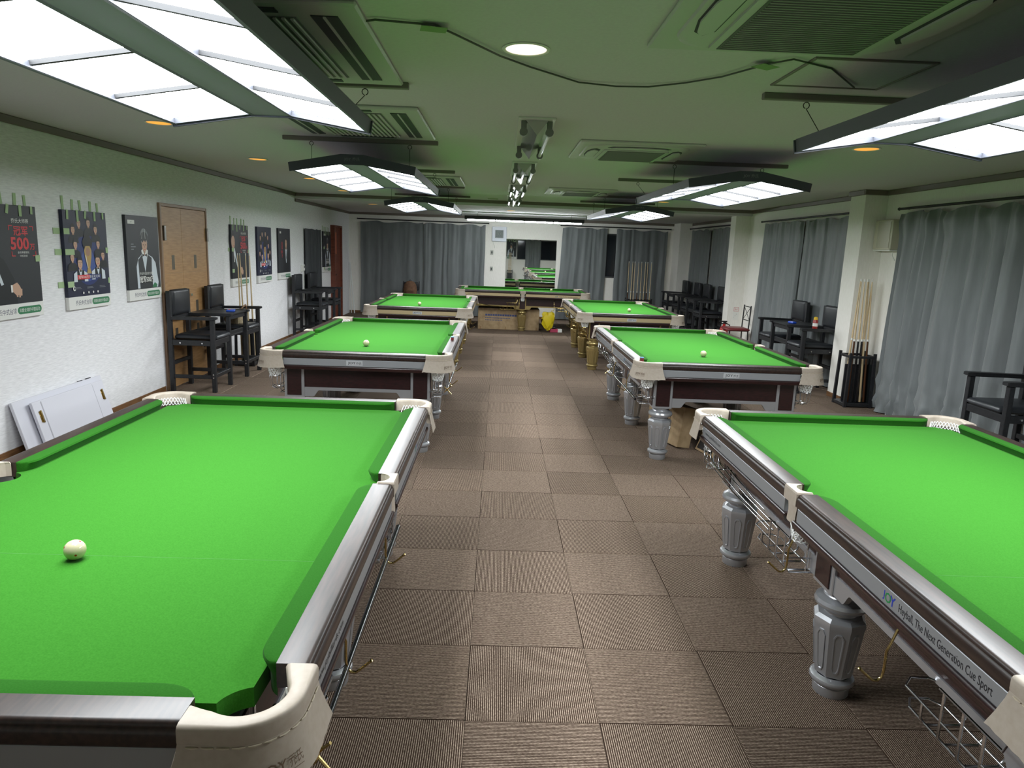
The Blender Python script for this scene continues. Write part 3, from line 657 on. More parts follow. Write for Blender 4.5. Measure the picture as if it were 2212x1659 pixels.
h = thing('access_hatch', 'square ceiling access hatch frame beside the front curtain-side lamp', 'hatch', (1.63,1.06,ZC))
MB().box(-.25,.25,-.24,.24,-.004,0,.001).build('cover', M_ceil, h)
for x0,x1,y0,y1 in ((-.265,-.25,-.255,.255),(.25,.265,-.255,.255),(-.25,.25,-.255,-.24),(-.25,.25,.24,.255)): MB().box(x0,x1,y0,y1,-.008,0,.002).build('frame_bar', M_bar, h)
# loose cable taped to the ceiling
cb = [(-.70,.80),(-.56,.60),(-.424,.54),(-.203,.581),(-.121,.688),(.045,.954),(.184,1.146),(.437,1.405),(.627,1.43),(.788,1.42),(.951,1.328),(1.082,1.162),(1.198,.891),(1.278,.817),(1.5,.95),(1.75,1.25)]
tag(MB().tube([(x,y,ZC-.012-.004*math.sin(i*1.7)) for i,(x,y) in enumerate(cb)], .0042, 6).build('ceiling_cable', mat('cable_dark', rgb(78,82,74), .5), None, 60), 'thin dark cable taped across the ceiling between the two cassettes', 'cable')
M_tape = mat('green_tape', rgb(130,160,105), .7)
for x, y, a, lab in ((-.21,.60,.2,'green tape piece on the cable near the louvred cassette'),(1.20,.93,.5,'green tape piece on the cable by the round-flow cassette'),(-.075,10.35,0,'green tape pieces before the ceiling step')):
    tag(MB().box(-.05,.05,-.035,.035,-.0195,-.0178).build('tape_strip', M_tape, None, loc=(x,y,ZC), rz=a) if y < 5 else MB().box(-.09,.09,-.10,.10,-.002,0).build('tape_strip', M_tape, None, loc=(x,y,ZC)), lab, 'tape')
# ------------------------------------------------------------------ spectator chairs and their tables
def pad(mb, x0, x1, y0, y1, z0, z1, b, M=None): # soft padded block: domed loft
    def ring(x0,x1,y0,y1,z,r):
        P = []
        for cx, cy, a in ((x1-r,y1-r,0),(x0+r,y1-r,90),(x0+r,y0+r,180),(x1-r,y0+r,270)): P += [(cx+r*math.cos(math.radians(a+45*k)), cy+r*math.sin(math.radians(a+45*k)), z) for k in range(3)]
        return P
    h = z1-z0
    mb.loft([ring(x0+b,x1-b,y0+b,y1-b,z0,b), ring(x0,x1,y0,y1,z0+h*.3,b), ring(x0,x1,y0,y1,z0+h*.6,b), ring(x0+b*.6,x1-b*.6,y0+b*.6,y1-b*.6,z1-h*.12,b), ring(x0+b*2,x1-b*2,y0+b*2,y1-b*2,z1,b)], True, True, True, M=M)
_chair = None
def make_chair():
    t = thing('spectator_chair', 'x', 'chair')
    for sy in (-1,1):
        MB().box(.208,.255,sy*.211,sy*.255,0,.815,.004).build('leg', M_black, t); MB().box(-.255,-.208,sy*.211,sy*.255,0,1.12,.004).build('leg', M_black, t)
        a = MB(); a.loft([[(x,sy*(.233-w),z0),(x,sy*(.233+w),z0),(x,sy*(.233+w),z1),(x,sy*(.233-w),z1)] for x,w,z0,z1 in ((-.208,.026,.808,.842),(.0,.028,.812,.846),(.20,.034,.815,.850),(.262,.036,.817,.850),(.282,.030,.824,.846))], True, True, True); a.build('armrest', M_black, t, 35)
        MB().box(-.208,.208,sy*.216,sy*.25,.525,.585,.003).build('seat_rail', M_black, t); MB().box(-.208,.208,sy*.218,sy*.248,.155,.195,.003).build('stretcher', M_black, t)
        b = MB()
        for x, z in ((-.12,.555),(.12,.555),(.231,.205),(.231,.17)): b.cyl((x,sy*.25 if x < .2 else sy*.254,z),(x,sy*.259,z),.0085,n=10)
        b.build('bolt', M_bolt, t, 40)
    for x in (-.232,.232):
        MB().box(x-.017,x+.017,-.211,.211,.525,.585,.003).build('seat_rail', M_black, t); MB().box(x-.017,x+.017,-.211,.211,.165 if x > 0 else .30,.205 if x > 0 else .34,.003).build('stretcher', M_black, t)
    MB().box(-.25,-.214,-.211,.211,.80,.84,.003).build('back_rail', M_black, t)
    s = MB(); pad(s,-.205,.268,-.207,.207,.585,.648,.022); s.build('seat', M_vinyl, t, 40)
    R = Matrix(((0,0,-1,-.256),(0,1,0,0),(1,0,0,0),(0,0,0,1))) @ Matrix.Scale(1,4)
    s = MB(); R = Matrix(((0,0,1,-.250),(0,1,0,0),(1,0,0,0),(0,0,0,1))); pad(s,.845,1.13,-.209,.209,0,.058,.016,R); s.build('backrest', M_vinyl, t, 40)
    return t
def chair(x, y, rz, lab, grp):
    global _chair
    if _chair is None: t = _chair = make_chair()
    else: t = copy_tree(_chair)
    t.location = (x,y,0); t.rotation_euler = (0,0,rz); return tag(t, lab, 'chair', grp)
def side_table(x, y, rz, w, lab):
    t = thing('side_table', lab, 'table', (x,y,0), rz, 'small tables joined between spectator chairs'); h = w/2
    MB().box(-.24,.26,-h,h,.822,.842,.004).build('table_top', M_black, t); MB().box(-.22,.22,-h,h,.565,.585,.003).build('shelf', M_black, t)
    for sx in (-1,1): MB().box(sx*.222,sx*.242,-h,h,.77,.822,.003).build('apron', M_black, t); MB().box(sx*.20,sx*.22,-h,h,.585,.63,.003).build('shelf_edge', M_black, t)
    for sy in (-1,1): MB().box(-.2,.2,sy*h,sy*(h-.014),.585,.822,.002).build('end_panel', M_black, t) if False else None
G1, G2 = 'spectator chairs along the poster wall', 'spectator chairs along the curtain wall'
chair(-3.305,5.745,0,'black spectator chair in front of the brown double door, nearest the camera',G1); chair(-3.305,6.77,0,'black spectator chair with a straw bag on its seat, past the brown door',G1); side_table(-3.305,6.257,0,.476,'small black table between the two chairs at the brown door')
chair(-3.27,10.39,0,'black spectator chair before the dark doorway curtain on the poster wall',G1); chair(-3.27,11.42,0,'black spectator chair in front of the dark doorway curtain itself',G1); side_table(-3.27,10.905,0,.476,'small black table between the chairs by the dark doorway curtain')
chair(4.24,6.86,pi,'black spectator chair half hidden by the near pillar, spray can on its arm',G2); chair(4.24,7.89,pi,'black spectator chair on the far side of the near pillar, before the curtain',G2); side_table(4.24,7.375,pi,.476,'small black table between the two chairs beyond the near pillar')
chair(4.25,11.60,pi,'black spectator chair right behind the far pillar, partly hidden by it',G2); chair(4.25,12.62,pi,'second black spectator chair behind the far pillar',G2); side_table(4.25,12.11,pi,.476,'small black table between the first two chairs behind the far pillar')
chair(4.25,13.34,pi,'third black spectator chair behind the far pillar',G2); chair(4.25,14.36,pi,'black spectator chair closest to the back corner on the curtain side',G2); side_table(4.25,13.85,pi,.476,'small black table between the last two chairs by the back corner')
chair(4.27,3.17,pi,'black spectator chair in front of the large curtain at the right edge of the picture',G2)
# things lying on the chairs and tables
bg = thing('straw_bag', 'beige straw bag with brown strap on the second chair by the door', 'bag', (-3.27,6.78,.650))
b = MB(); b.loft([[(.13*f*math.cos(a*pi/8)+.02*math.sin(3*a), .15*f*math.sin(a*pi/8), z) for a in range(16)] for f, z in ((.9,0),(1.05,.05),(1.0,.11),(.9,.145),(.8,.15))], True, True, True)
b.build('body', noise_col(mat('straw', rgb(190,172,140), .8), 70, rgb(160,140,108), rgb(208,192,160), bump=.5), bg, 60)
MB().tube([(.09,-.10,.13),(.10,-.08,.20),(.12,0,.235),(.10,.08,.20),(.09,.10,.13)], .009, 7).build('strap', mat('strap_brown', rgb(120,92,66), .6), bg, 60)
def packet(x, y, z, w, l, h, c1, c2, lab, rz=0):
    t = thing('snack_packet', lab, 'packet', (x,y,z), rz, 'small packets on the side tables'); a = MB(); pad(a,-w,w,-l,l,0,h,.006); a.build('wrapper', mat('pk%s' % c1[0], rgb(*c1), .35), t, 50); MB().box(-w*.6,-w*.05,-l*.6,l*.6,h*.98,h*1.03).build('front_print', mat('pk%s' % c2[0], rgb(*c2), .4), t)
packet(-3.16,6.30,.842,.05,.08,.022,(40,84,190),(205,90,70),'blue and red snack packet on the table at the brown door',.3); packet(4.14,7.34,.842,.03,.06,.03,(38,80,192),(200,205,215),'blue chalk box on the table beyond the near pillar',.2)
packet(-3.12,10.93,.587,.05,.06,.03,(60,30,34),(190,110,100),'dark red packet on the shelf of the far poster-side table',.1)
sc = thing('spray_can', 'red spray can with yellow cap on the chair arm by the near pillar', 'can', (4.14,6.627,.851))
MB().lathe([(.030,0),(.032,.004),(.032,.10),(.024,.115)], 18).build('body', mat('can_red', rgb(150,48,44), .3), sc, 40); MB().lathe([(.025,.113),(.025,.14),(.012,.15)], 16).build('cap', mat('can_yellow', rgb(230,190,60), .4), sc, 40); MB().lathe([(.0325,.03),(.0325,.07)], 18, cap0=False, cap1=False).build('can_label', M_white, sc, 40)
# ------------------------------------------------------------------ cues and racks
M_ash = noise_col(mat('ash_wood', (.6,.5,.35), .35), 6, rgb(196,172,132), rgb(222,202,164), stretch=(12,12,1))
M_butt = mat('cue_butt_black', (.012,.012,.014), .2, coat=.4); M_buttb = mat('cue_butt_brown', rgb(84,54,34), .25, coat=.3)
def cue_meshes(tag_, mb):
    L, j = 1.46, .74; a = mesh_of(MB().tube([(0,0,0),(0,0,.004),(0,0,j)], [.010,.0145,.0108], 10), 'butt', mb, 50)
    s = mesh_of(MB().tube([(0,0,j),(0,0,L-.03)], [.0105,.0062], 10), 'shaft', M_ash, 50); f = mesh_of(MB().tube([(0,0,L-.03),(0,0,L)], .006, 8), 'ferrule', M_white, 50)
    r = mesh_of(MB().tube([(0,0,j-.012),(0,0,j+.012)], .0116, 10), 'joint_ring', M_white, 50); return a, s, f, r
_cm = {'k': cue_meshes('k', M_butt), 'a': cue_meshes('a', M_ash), 'b': cue_meshes('b', M_buttb)}
def cue(p, q, kind, lab, grp):
    d = Vector(q)-Vector(p); t = thing('billiard_cue', lab, 'cue', p, 0, grp); t.rotation_euler = d.to_track_quat('Z','Y').to_euler()
    for nm, me in zip(('butt','shaft','ferrule','joint_ring'), _cm[kind]): link(nm, me, t)
def cue_rack(x, y, rz, w, d, h, lab):
    t = thing('cue_rack', lab, 'cue rack', (x,y,0), rz, 'black floor cue racks')
    MB().box(-w,w,-d,d,.01,.05,.004).build('base', M_black, t); [MB().box(-w*.9,w*.9,sy*d*.82,sy*d*.95,h-.03,h,.004).build('top_rail', M_black, t) for sy in (-1,1)]; [MB().box(sx*w*.82,sx*w*.92,-d*.82,d*.82,h-.03,h,.004).build('top_rail', M_black, t) for sx in (-1,1)]
    for sx in (-1,1):
        for sy in (-1,1): MB().loft([[(sx*(w-.012)+a,sy*(d-.012)+c,0) for a,c in ((-.016,-.016),(.016,-.016),(.016,.016),(-.016,.016))],[(sx*(w*.88)+a,sy*(d*.85)+c,h+.03) for a,c in ((-.014,-.014),(.014,-.014),(.014,.014),(-.014,.014))]], True, True, True).build('post', M_black, t)
        MB().box(sx*(w-.03),sx*(w-.018),-d+.03,d-.03,.05,h-.03).build('side_panel', mat('smoked_acrylic', rgb(26,30,30), .1), t) if sx > 0 else None
    MB().box(-w*.75,w*.75,.018,.03,.05,h-.12,.002).build('centre_panel', M_black, t)
    return t
cue_rack(4.40,5.98,0,.165,.15,.62,'black floor cue rack standing against the near pillar')
for i, (dx, dy, k, tx, ty) in enumerate(((-.10,-.09,'b',-.06,.12),(-.05,-.10,'k',-.02,.13),(.0,-.10,'k',.015,.13),(.05,-.09,'a',.03,.14),(.10,-.08,'b',.07,.14),(-.08,.06,'a',-.05,.17),(.08,.06,'b',.09,.17))):
    cue((4.40+dx,5.98+dy,.058), (4.40+tx,5.98+dy*.2+ty*.25,1.50), k, ['leftmost brown-butted cue','first black-butted cue','second black-butted cue','plain ash cue on the right front','brown-butted cue at the right','plain ash cue at the back left','brown-butted cue at the back right'][i]+' in the rack by the near pillar', 'cues in the rack by the near pillar')
cue_rack(-3.36,7.42,pi/2,.15,.13,.62,'black floor cue rack behind the straw-bag chair')
for i, (x, tx) in enumerate(((-3.43,-3.445),(-3.39,-3.425),(-3.34,-3.355),(-3.28,-3.31))): cue((x,7.38+.02*i,.058), (tx,7.38+.02*i,1.52), 'a', ['first','second','third','fourth'][i]+' pale cue from the wall in the rack behind the straw-bag chair', 'cues in the poster-wall rack')
cue_rack(3.45,14.72,0,.33,.14,.62,'wide black floor cue rack before the back curtain')
for i in range(8):
    x = 3.18+.072*i+(.02 if i > 3 else 0); cue((x,14.66+.02*(i % 3),.058), (x-.01+.02*(i % 2),14.74,1.51), 'a' if i % 3 else 'b', ['first','second','third','fourth','fifth','sixth','seventh','eighth'][i]+' cue from the left in the wide rack before the back curtain', 'cues in the back rack')
# ------------------------------------------------------------------ cartons and bits under and near the tables
M_card = noise_col(mat('cardboard', rgb(168,144,112), .85), 14, rgb(146,122,90), rgb(172,148,114))
M_cardink = mat('carton_ink', rgb(70,80,120), .8); M_cardtape = mat('carton_tape', rgb(196,170,124), .35)
def carton(x, y, z, w, l, h, lab, rot=(0,0,0), ink=None):
    t = thing('carton', lab, 'carton', (x,y,z), 0, 'cardboard cartons'); t.rotation_euler = rot
    MB().box(-w,w,-l,l,0,h,.004).build('box', M_card, t); MB().box(-w,w,-.025,.025,h-.0005,h+.001).build('tape', M_cardtape, t)
    if ink: ink(t)
    return t
def ink_big(t):
    b = MB()
    for i in range(13): b.box(-.50+i*.052,-.456+i*.052,-.3215,-.3205,.285,.325)
    for r in range(2):
        for i in range(16-5*r): b.box(-.50+i*.034,-.475+i*.034,-.3215,-.3205,.235-.045*r,.25-.045*r)
    b.build('printed_lines', M_cardink, t)
    for x in (-.6,-.06,.6): MB().box(x-.012,x+.012,-.3225,-.3205,0,.06).build('tape_end', mat('tape_brown', rgb(140,108,70), .5), t)
carton(.31,13.10,0,.655,.32,.45,'long cardboard carton under the crosswise gold table', ink=ink_big)
def ink_small(t):
    b = MB()
    for i in range(7): b.box(-.0715,-.0705,-.06+.03*i,-.045+.03*i,.12,.30)
    b.build('printed_lines', mat('carton_ink_brown', rgb(120,92,60), .8), t)
carton(1.70,4.02,.005,.07,.24,.37,'upright carton leaning under the second curtain-side table',(0,.16,.35),ink_small); carton(1.70,4.42,0,.08,.13,.36,'small carton behind the middle legs of the second curtain-side table'); carton(2.16,3.90,0,.16,.14,.30,'square carton under the middle of the second curtain-side table')
cs = thing('cardboard_sheet', 'flat cardboard sheet leaning on the cartons under the curtain-side table', 'cardboard', (1.93,3.64,.004)); cs.rotation_euler = (0,.42,.25); MB().box(-.012,.012,-.14,.14,0,.34,.002).build('sheet', M_card, cs); MB().box(-.014,-.0125,-.12,.12,.02,.30).build('dark_film', M_dark, cs)
yb = thing('yellow_bag', 'yellow plastic bag hanging from a hook of the crosswise table', 'bag', (1.13,12.42,.06))
b = MB(); b.loft([[(w*math.cos(a*pi/7)+.030*math.sin(a*2.1+z*20), l*math.sin(a*pi/7)+.016*math.cos(a*3+z*23), z+.015*math.sin(a*1.7)) for a in range(14)] for w,l,z in ((.015,.012,0),(.07,.035,.05),(.105,.05,.14),(.125,.05,.24),(.12,.035,.32),(.09,.02,.37))], True, True, True)
b.build('body', mat('bag_yellow', rgb(206,184,30), .35), yb, 35); MB().tube([(.04,0,.35),(.07,0,.41),(.11,0,.43),(.08,0,.37)], .006, 6, True).build('handle', mat('bag_yellow', rgb(206,184,30), .35), yb, 60)
pk = thing('pink_box', 'small pink and white box on the floor at the crosswise table', 'box', (1.31,12.62,0), .2); MB().box(-.13,.13,-.05,.05,0,.07,.003).build('box', mat('pink_print', rgb(190,70,100), .5), pk); MB().box(.04,.132,-.052,.052,.0,.072,.002).build('white_end', M_white, pk)
gl = MB(); pad(gl,-.05,.05,-.04,.04,0,.06,.02); tag(gl.build('black_pouch', M_vinyl, None, 60, loc=(1.27,12.62,.07)), 'small black pouch on top of the pink box', 'pouch')
# ------------------------------------------------------------------ posters (flat print on thick foam boards)
PC = dict(navy=rgb(28,32,58), char=rgb(38,40,46), white=rgb(226,226,222), red=rgb(205,52,58), green=rgb(46,120,78), skin=rgb(196,158,134), skind=rgb(160,122,100), hair=rgb(24,22,24), vest=rgb(44,46,50), blue=rgb(34,48,104), gold=rgb(176,146,84), grey=rgb(120,124,130), ink=rgb(52,50,84), shirt=rgb(206,214,222), suit=rgb(18,20,26), tape=rgb(140,190,110), black=rgb(12,12,14), lblue=rgb(58,80,146))
PM = {k: mat('print_'+k, v, .45) for k, v in PC.items()}; PK = list(PC); PI = {k: i for i, k in enumerate(PK)}
class Print:
    def __init__(s, w, h, t): s.w, s.h, s.t, s.n, s.mb = w, h, t, 0, MB()
    def P(s, c, pts):
        s.n += 1; y = -s.t-.0003-.00004*s.n; s.mb.add([(u*s.w, y, v*s.h) for u, v in pts], [tuple(range(len(pts)))], PI[c])
    def rect(s, c, u0, u1, v0, v1): s.P(c, [(u0,v0),(u1,v0),(u1,v1),(u0,v1)])
    def ell(s, c, u, v, ru, rv, n=18, a0=0, a1=360): s.P(c, [(u+ru*math.cos(math.radians(a0+(a1-a0)*k/n)), v+rv*math.sin(math.radians(a0+(a1-a0)*k/n))) for k in range(n+(0 if a1-a0 == 360 else 1))])
    def text(s, c, st, u, v, hh, ww=None, bold=0.0):
        s.n += 1; y = -s.t-.0003-.00004*s.n; add_text(s.mb, st, lambda a, b: (u*s.w+a, y, v*s.h+b), height=hh*s.h, width=None if ww is None else ww*s.w, mi=PI[c], bold=bold)
    def pill(s, c, u0, u1, v, r):
        ru = r*s.h/s.w; s.P(c, [(u1-ru+ru*math.cos(math.radians(a)), v+r*math.sin(math.radians(a))) for a in range(-90,91,18)]+[(u0+ru+ru*math.cos(math.radians(a)), v+r*math.sin(math.radians(a))) for a in range(90,271,18)])
    def bust(s, u, v, k, shirt=False, hair='hair'):
        a = s.h/s.w
        s.P('suit', [(u-.11*k*a,v-.17*k),(u-.10*k*a,v-.10*k),(u-.04*k*a,v-.065*k),(u+.04*k*a,v-.065*k),(u+.10*k*a,v-.10*k),(u+.11*k*a,v-.17*k)])
        if shirt:
            s.P('shirt', [(u-.12*k*a,v-.18*k),(u-.115*k*a,v-.10*k),(u-.06*k*a,v-.075*k),(u-.06*k*a,v-.18*k)]); s.P('shirt', [(u+.06*k*a,v-.18*k),(u+.06*k*a,v-.075*k),(u+.115*k*a,v-.10*k),(u+.12*k*a,v-.18*k)])
            s.P('shirt', [(u-.03*k*a,v-.06*k),(u,v-.15*k),(u+.03*k*a,v-.06*k)]); s.rect('black', u-.018*k*a,u+.018*k*a,v-.082*k,v-.068*k)
        s.rect('skind', u-.02*k*a,u+.02*k*a,v-.07*k,v-.02*k); s.ell(hair, u, v+.018*k, .046*k*a, .058*k); s.ell('skin', u, v-.004*k, .039*k*a, .052*k)
        s.P(hair, [(u-.042*k*a,v+.02*k),(u-.02*k*a,v+.032*k),(u+.025*k*a,v+.03*k),(u+.042*k*a,v+.018*k),(u+.034*k*a,v+.06*k),(u,v+.072*k),(u-.034*k*a,v+.06*k)])
        for q in (-1,1): s.rect('hair', u+q*.017*k*a-.008*k*a, u+q*.017*k*a+.008*k*a, v+.004*k, v+.009*k)
        s.rect('skind', u-.004*k*a, u+.005*k*a, v-.018*k, v); s.rect('red', u-.012*k*a, u+.012*k*a, v-.030*k, v-.026*k)
def poster(kind, lab, loc, rz, w=.66, h=.845, tapes=()):
    t = .03; T = thing('poster', lab, 'poster', loc, rz, 'tournament posters'); bg = 'navy' if kind == 'team' else 'char'
    MB().box(-w/2,w/2,-t,0,.13*h,h,.002).build('board', PM[bg], T); MB().box(-w/2,w/2,-t,0,0,.13*h,.002).build('footer_board', PM['white'], T)
    p = Print(w, h, t)
    p.text('ink','乔氏中式台球',-.17,.066,.052,.36); p.pill('green',.03,.46,.066,.034); p.text('white','风靡全球的中国运动',.245,.066,.036,.37)
    if kind == 'team':
        p.ell('blue',0,.50,.34,.26,24); p.ell('lblue',0,.45,.17,.17,20)
        for u,v in ((-.16,.875),(.06,.885),(-.30,.81),(.22,.82),(-.27,.66),(.26,.67),(-.36,.53),(.36,.55)): p.bust(u,v,.80)
        p.P('black', [(-.12,.69),(-.05,.76),(.05,.76),(.12,.69),(.09,.62),(-.09,.62)])
        p.P('gold', [(-.055,.36),(.055,.36),(.03,.42),(.075,.53),(.085,.60),(.05,.645),(-.05,.645),(-.085,.60),(-.075,.53),(-.03,.42)]); p.ell('skind',0,.585,.05,.045); p.P('white',[(-.062,.55),(-.05,.55),(-.02,.42),(-.028,.42)])
        p.bust(-.20,.47,1.05,True); p.bust(.22,.49,1.08,True)
        p.rect('red',-.28,.0,.305,.35); p.rect('blue',.0,.27,.305,.35); p.text('white','冠军500万 职业化元年',-.005,.328,.03,.50)
        p.ell('white',-.37,.215,.03,.024); p.ell('navy',-.362,.217,.018,.014)
        for a in (-.30,-.02,.28): p.rect('grey',a-.06,a+.09,.208,.213); p.rect('grey',a-.06,a+.07,.220,.225)
        for a in (-.17,-.05,.06,.17): p.ell('white',a,.165,.016,.0125,10)
    elif kind == 'vest':
        p.rect('white',-.44,-.24,.90,.945); p.text('black','JOY',-.34,.922,.022)
        for k in range(3): p.rect('grey',-.38,-.30+.06*(k == 1),.66-.03*k,.672-.03*k)
        p.P('shirt',[(-.24,.14),(-.25,.40),(-.18,.50),(-.06,.55),(.10,.55),(.26,.51),(.36,.44),(.43,.20),(.40,.14)])
        p.P('vest',[(-.17,.14),(-.19,.48),(-.06,.545),(.02,.34),(.11,.545),(.24,.50),(.22,.30),(.24,.14)]); p.P('shirt',[(-.07,.56),(.02,.33),(.12,.56)])
        p.rect('skind',-.04,.09,.53,.61); p.P('white',[(-.08,.59),(-.045,.51),(.01,.55),(-.04,.61)]); p.P('white',[(.13,.59),(.10,.51),(.03,.55),(.08,.61)])
        p.P('black',[(-.05,.555),(.02,.535),(.09,.555),(.09,.515),(.02,.535),(-.05,.515)])
        p.ell('grey',.03,.75,.125,.105,22); p.ell('skin',.03,.665,.085,.088)
        p.P('vest',[(-.09,.76),(-.085,.68),(-.06,.71),(-.02,.685),(.02,.715),(.06,.69),(.10,.72),(.14,.68),(.15,.76),(.10,.80),(.03,.815),(-.05,.80)])
        for a in range(7): p.P('white' if a % 3 == 1 else 'hair',[(-.085+.036*a,.73),(-.078+.036*a,.73),(-.03+.022*a,.845),(-.038+.022*a,.845)])
        for q in (-1,1): p.rect('hair',.03+q*.035-.018,.03+q*.035+.018,.655,.662)
        p.rect('skind',.022,.04,.625,.65); p.rect('red',.005,.06,.60,.606)
        p.text('white','乔氏中式台球大师赛',.05,.315,.035,.42); p.rect('black',-.16,.24,.20,.285); p.text('white','冠军500万',.05,.243,.075,.44,bold=.02); p.P('green',[(.22,.155),(.30,.20),(.38,.17),(.36,.14),(.22,.14)])
    elif kind == 'suit':
        p.P('suit',[(-.5,.135),(-.5,.62),(-.30,.60),(-.12,.52),(.02,.35),(.05,.135)]); p.P('shirt',[(-.42,.62),(-.20,.30),(-.16,.31),(-.33,.63)]); p.P('white',[(-.40,.60),(-.36,.60),(-.34,.40),(-.38,.40)])
        p.rect('skind',-.46,-.36,.58,.68); p.ell('hair',-.42,.76,.12,.12); p.ell('skin',-.41,.72,.10,.105); p.rect('hair',-.37,-.34,.735,.742); p.rect('skind',-.365,-.35,.69,.72); p.rect('red',-.40,-.36,.665,.672)
        p.P('white',[(-.05,.235),(-.02,.235),(-.02,.30),(-.05,.30)]); p.P('skin',[(-.02,.24),(.04,.20),(.09,.21),(.13,.25),(.10,.29),(.06,.32),(-.02,.30)])
        for a,c in ((.05,.19),(.09,.185),(.12,.20)): p.P('skin',[(a-.015,c),(a+.012,c),(a+.02,c+.06),(a-.012,c+.06)])
        p.text('white','乔氏大师赛',.20,.865,.04,.30); p.text('red','冠军',.20,.775,.085,.25,bold=.02); p.text('red','500',.17,.665,.115,.32,bold=.03); p.text('red','万',.385,.635,.055,.09,bold=.02)
        for u,v,du,dv in ((.0,.82,1,-1),(.42,.82,-1,-1),(.02,.555,1,1),(.44,.555,-1,1)): p.rect('red',min(u,u+du*.06),max(u,u+du*.06),v-.004,v+.004); p.rect('red',u-.006,u+.006,min(v,v+dv*.04),max(v,v+dv*.04))
        p.text('white','全世界都想玩',.22,.585,.02,.20); p.text('white','中式台球',.22,.555,.02,.13)
    else: # single: slim figure with white shirt front and red side text
        p.P('suit',[(-.14,.14),(-.16,.50),(.02,.60),(.22,.58),(.36,.48),(.36,.14)]); p.P('shirt',[(.04,.60),(.10,.32),(.13,.32),(.20,.60)]); p.P('black',[(.105,.57),(.135,.57),(.14,.42),(.115,.38),(.10,.42)])
        p.rect('skind',.08,.16,.58,.66); p.ell('hair',.11,.74,.09,.075); p.ell('skin',.12,.70,.075,.085); p.rect('hair',.08,.105,.715,.722); p.rect('hair',.135,.16,.715,.722); p.rect('red',.10,.14,.655,.66)
        p.text('red','冠',-.22,.70,.07,.11); p.text('red','军',-.22,.62,.07,.11); p.text('red','500',-.24,.54,.06,.16); p.text('red','万',-.22,.46,.06,.10); p.rect('white',-.40,-.28,.90,.94)
    pr = p.mb.build('printed_design', [PM[k] for k in PK], T)
    mt = mat('masking_tape_green', rgb(165,190,145), .7)
    for (u, v, tw, th, a) in tapes: # strips run over the board edge onto the wall
        R = Matrix.Translation((u*w,0,v*h)) @ Matrix.Rotation(math.radians(a),4,'Y'); on = v < .995 and abs(u) < .5
        MB().box(-tw/2,tw/2,(-t-.003) if on else -.0035,(-t-.0022) if on else 0,-th/2,th/2,M=R).build('tape_strip', mt, T)
TOPT = ((-.40,.955,.03,.08,3),(-.41,1.068,.03,.115,-3),(-.18,.95,.032,.10,-2),(-.20,1.055,.03,.09,2),(.0,.965,.03,.07,12),(-.03,1.055,.03,.09,-8),(.22,.955,.032,.085,0),(.21,1.055,.032,.09,2),(.42,.965,.026,.06,0),(.38,1.05,.028,.08,-4))
SIDE = ((-.44,.79,.08,.05,0),(-.575,.79,.09,.05,0),(-.40,.585,.13,.05,0),(-.57,.585,.09,.05,0),(-.43,.26,.09,.05,0),(-.565,.26,.08,.05,0),(.47,.60,.04,.05,0),(.48,.275,.03,.05,0))
LW = pi/2
poster('suit','dark poster with red 500 lettering, cut by the left picture edge',(XL+.002,3.115,1.052),LW,tapes=TOPT+((.46,.53,.05,.05,0),(.54,.53,.05,.05,0)))
poster('team','navy poster of players around a trophy, nearest the camera, held by green tape',(XL+.002,4.12,1.052),LW,tapes=TOPT+SIDE)
poster('vest','poster of a player in waistcoat and bow tie beside the brown door',(XL+.002,5.13,1.055),LW)
poster('suit','second dark poster with red 500 lettering, above the straw-bag chair',(XL+.002,7.89,1.050),LW,tapes=TOPT+((-.44,.60,.08,.05,0),(-.54,.60,.05,.05,0),(-.44,.26,.08,.05,0),(.47,.57,.04,.05,0)))
poster('team','navy poster of players around a trophy, farther along the wall without tape',(XL+.002,8.945,1.052),LW); poster('single','dark poster of one suited man with red side lettering',(XL+.002,9.98,1.058),LW)
poster('vest','farthest poster on the poster wall, beside the red-brown door',(XL+.002,13.0,1.075),LW,tapes=TOPT+((-.42,.60,.09,.05,0),(-.40,.10,.09,.05,0)))
poster('vest','poster on the wall behind the camera, seen only in the mirror',(.68,YF+.002,1.17),pi,w=.5,h=.97,tapes=TOPT)
# ------------------------------------------------------------------ doors and fittings on the poster wall
M_door = noise_col(mat('door_veneer', rgb(140,100,62), .45), 7, rgb(160,120,76), rgb(182,142,96), stretch=(1,1,9)); M_dframe = mat('door_frame', rgb(140,112,88), .45)
D = structure(bpy.data.objects.new('door_1', None)); COL.objects.link(D); D.location = (XL,6.155,0)
for y0,y1,z0,z1 in ((-.62,-.585,0,2.06),(.585,.62,0,2.06),(-.585,.585,2.025,2.06)): MB().box(0,.03,y0,y1,z0,z1,.004).build('door_frame', M_dframe, D)
for y0, y1 in ((-.583,-.102),(-.098,.583)):
    lf = MB().box(0,.02,y0,y1,.01,2.023,.002).build('door_leaf', M_door, D); c = (y0+y1)/2; 
    for z in (.60,.88,1.42):
        for yy in ((c,) ): MB().box(.0195,.0215,yy-.035,yy+.035,z-.08,z+.08,.001).build('recessed_pull', mat('pull_grey', rgb(98,90,78), .4, .5), lf)
    MB().box(.0195,.0205,y0+.004,y1-.004,1.30,1.303).build('veneer_joint', M_dframe, lf)
for y in (-.545,.59): MB().box(.02,.045,y-.02,y+.02,1.66,1.82,.004).build('hinge', mat('hinge_steel', rgb(120,116,110), .35, .8), D)
MB().box(.02,.05,.03,.06,1.02,1.05,.004).build('latch', M_bolt, D)
D2 = structure(bpy.data.objects.new('door_2', None)); COL.objects.link(D2); D2.location = (XL,13.80,0); M_d2 = noise_col(mat('door_redbrown', rgb(118,62,44), .4), 6, rgb(104,52,38), rgb(130,72,52), stretch=(1,1,8))
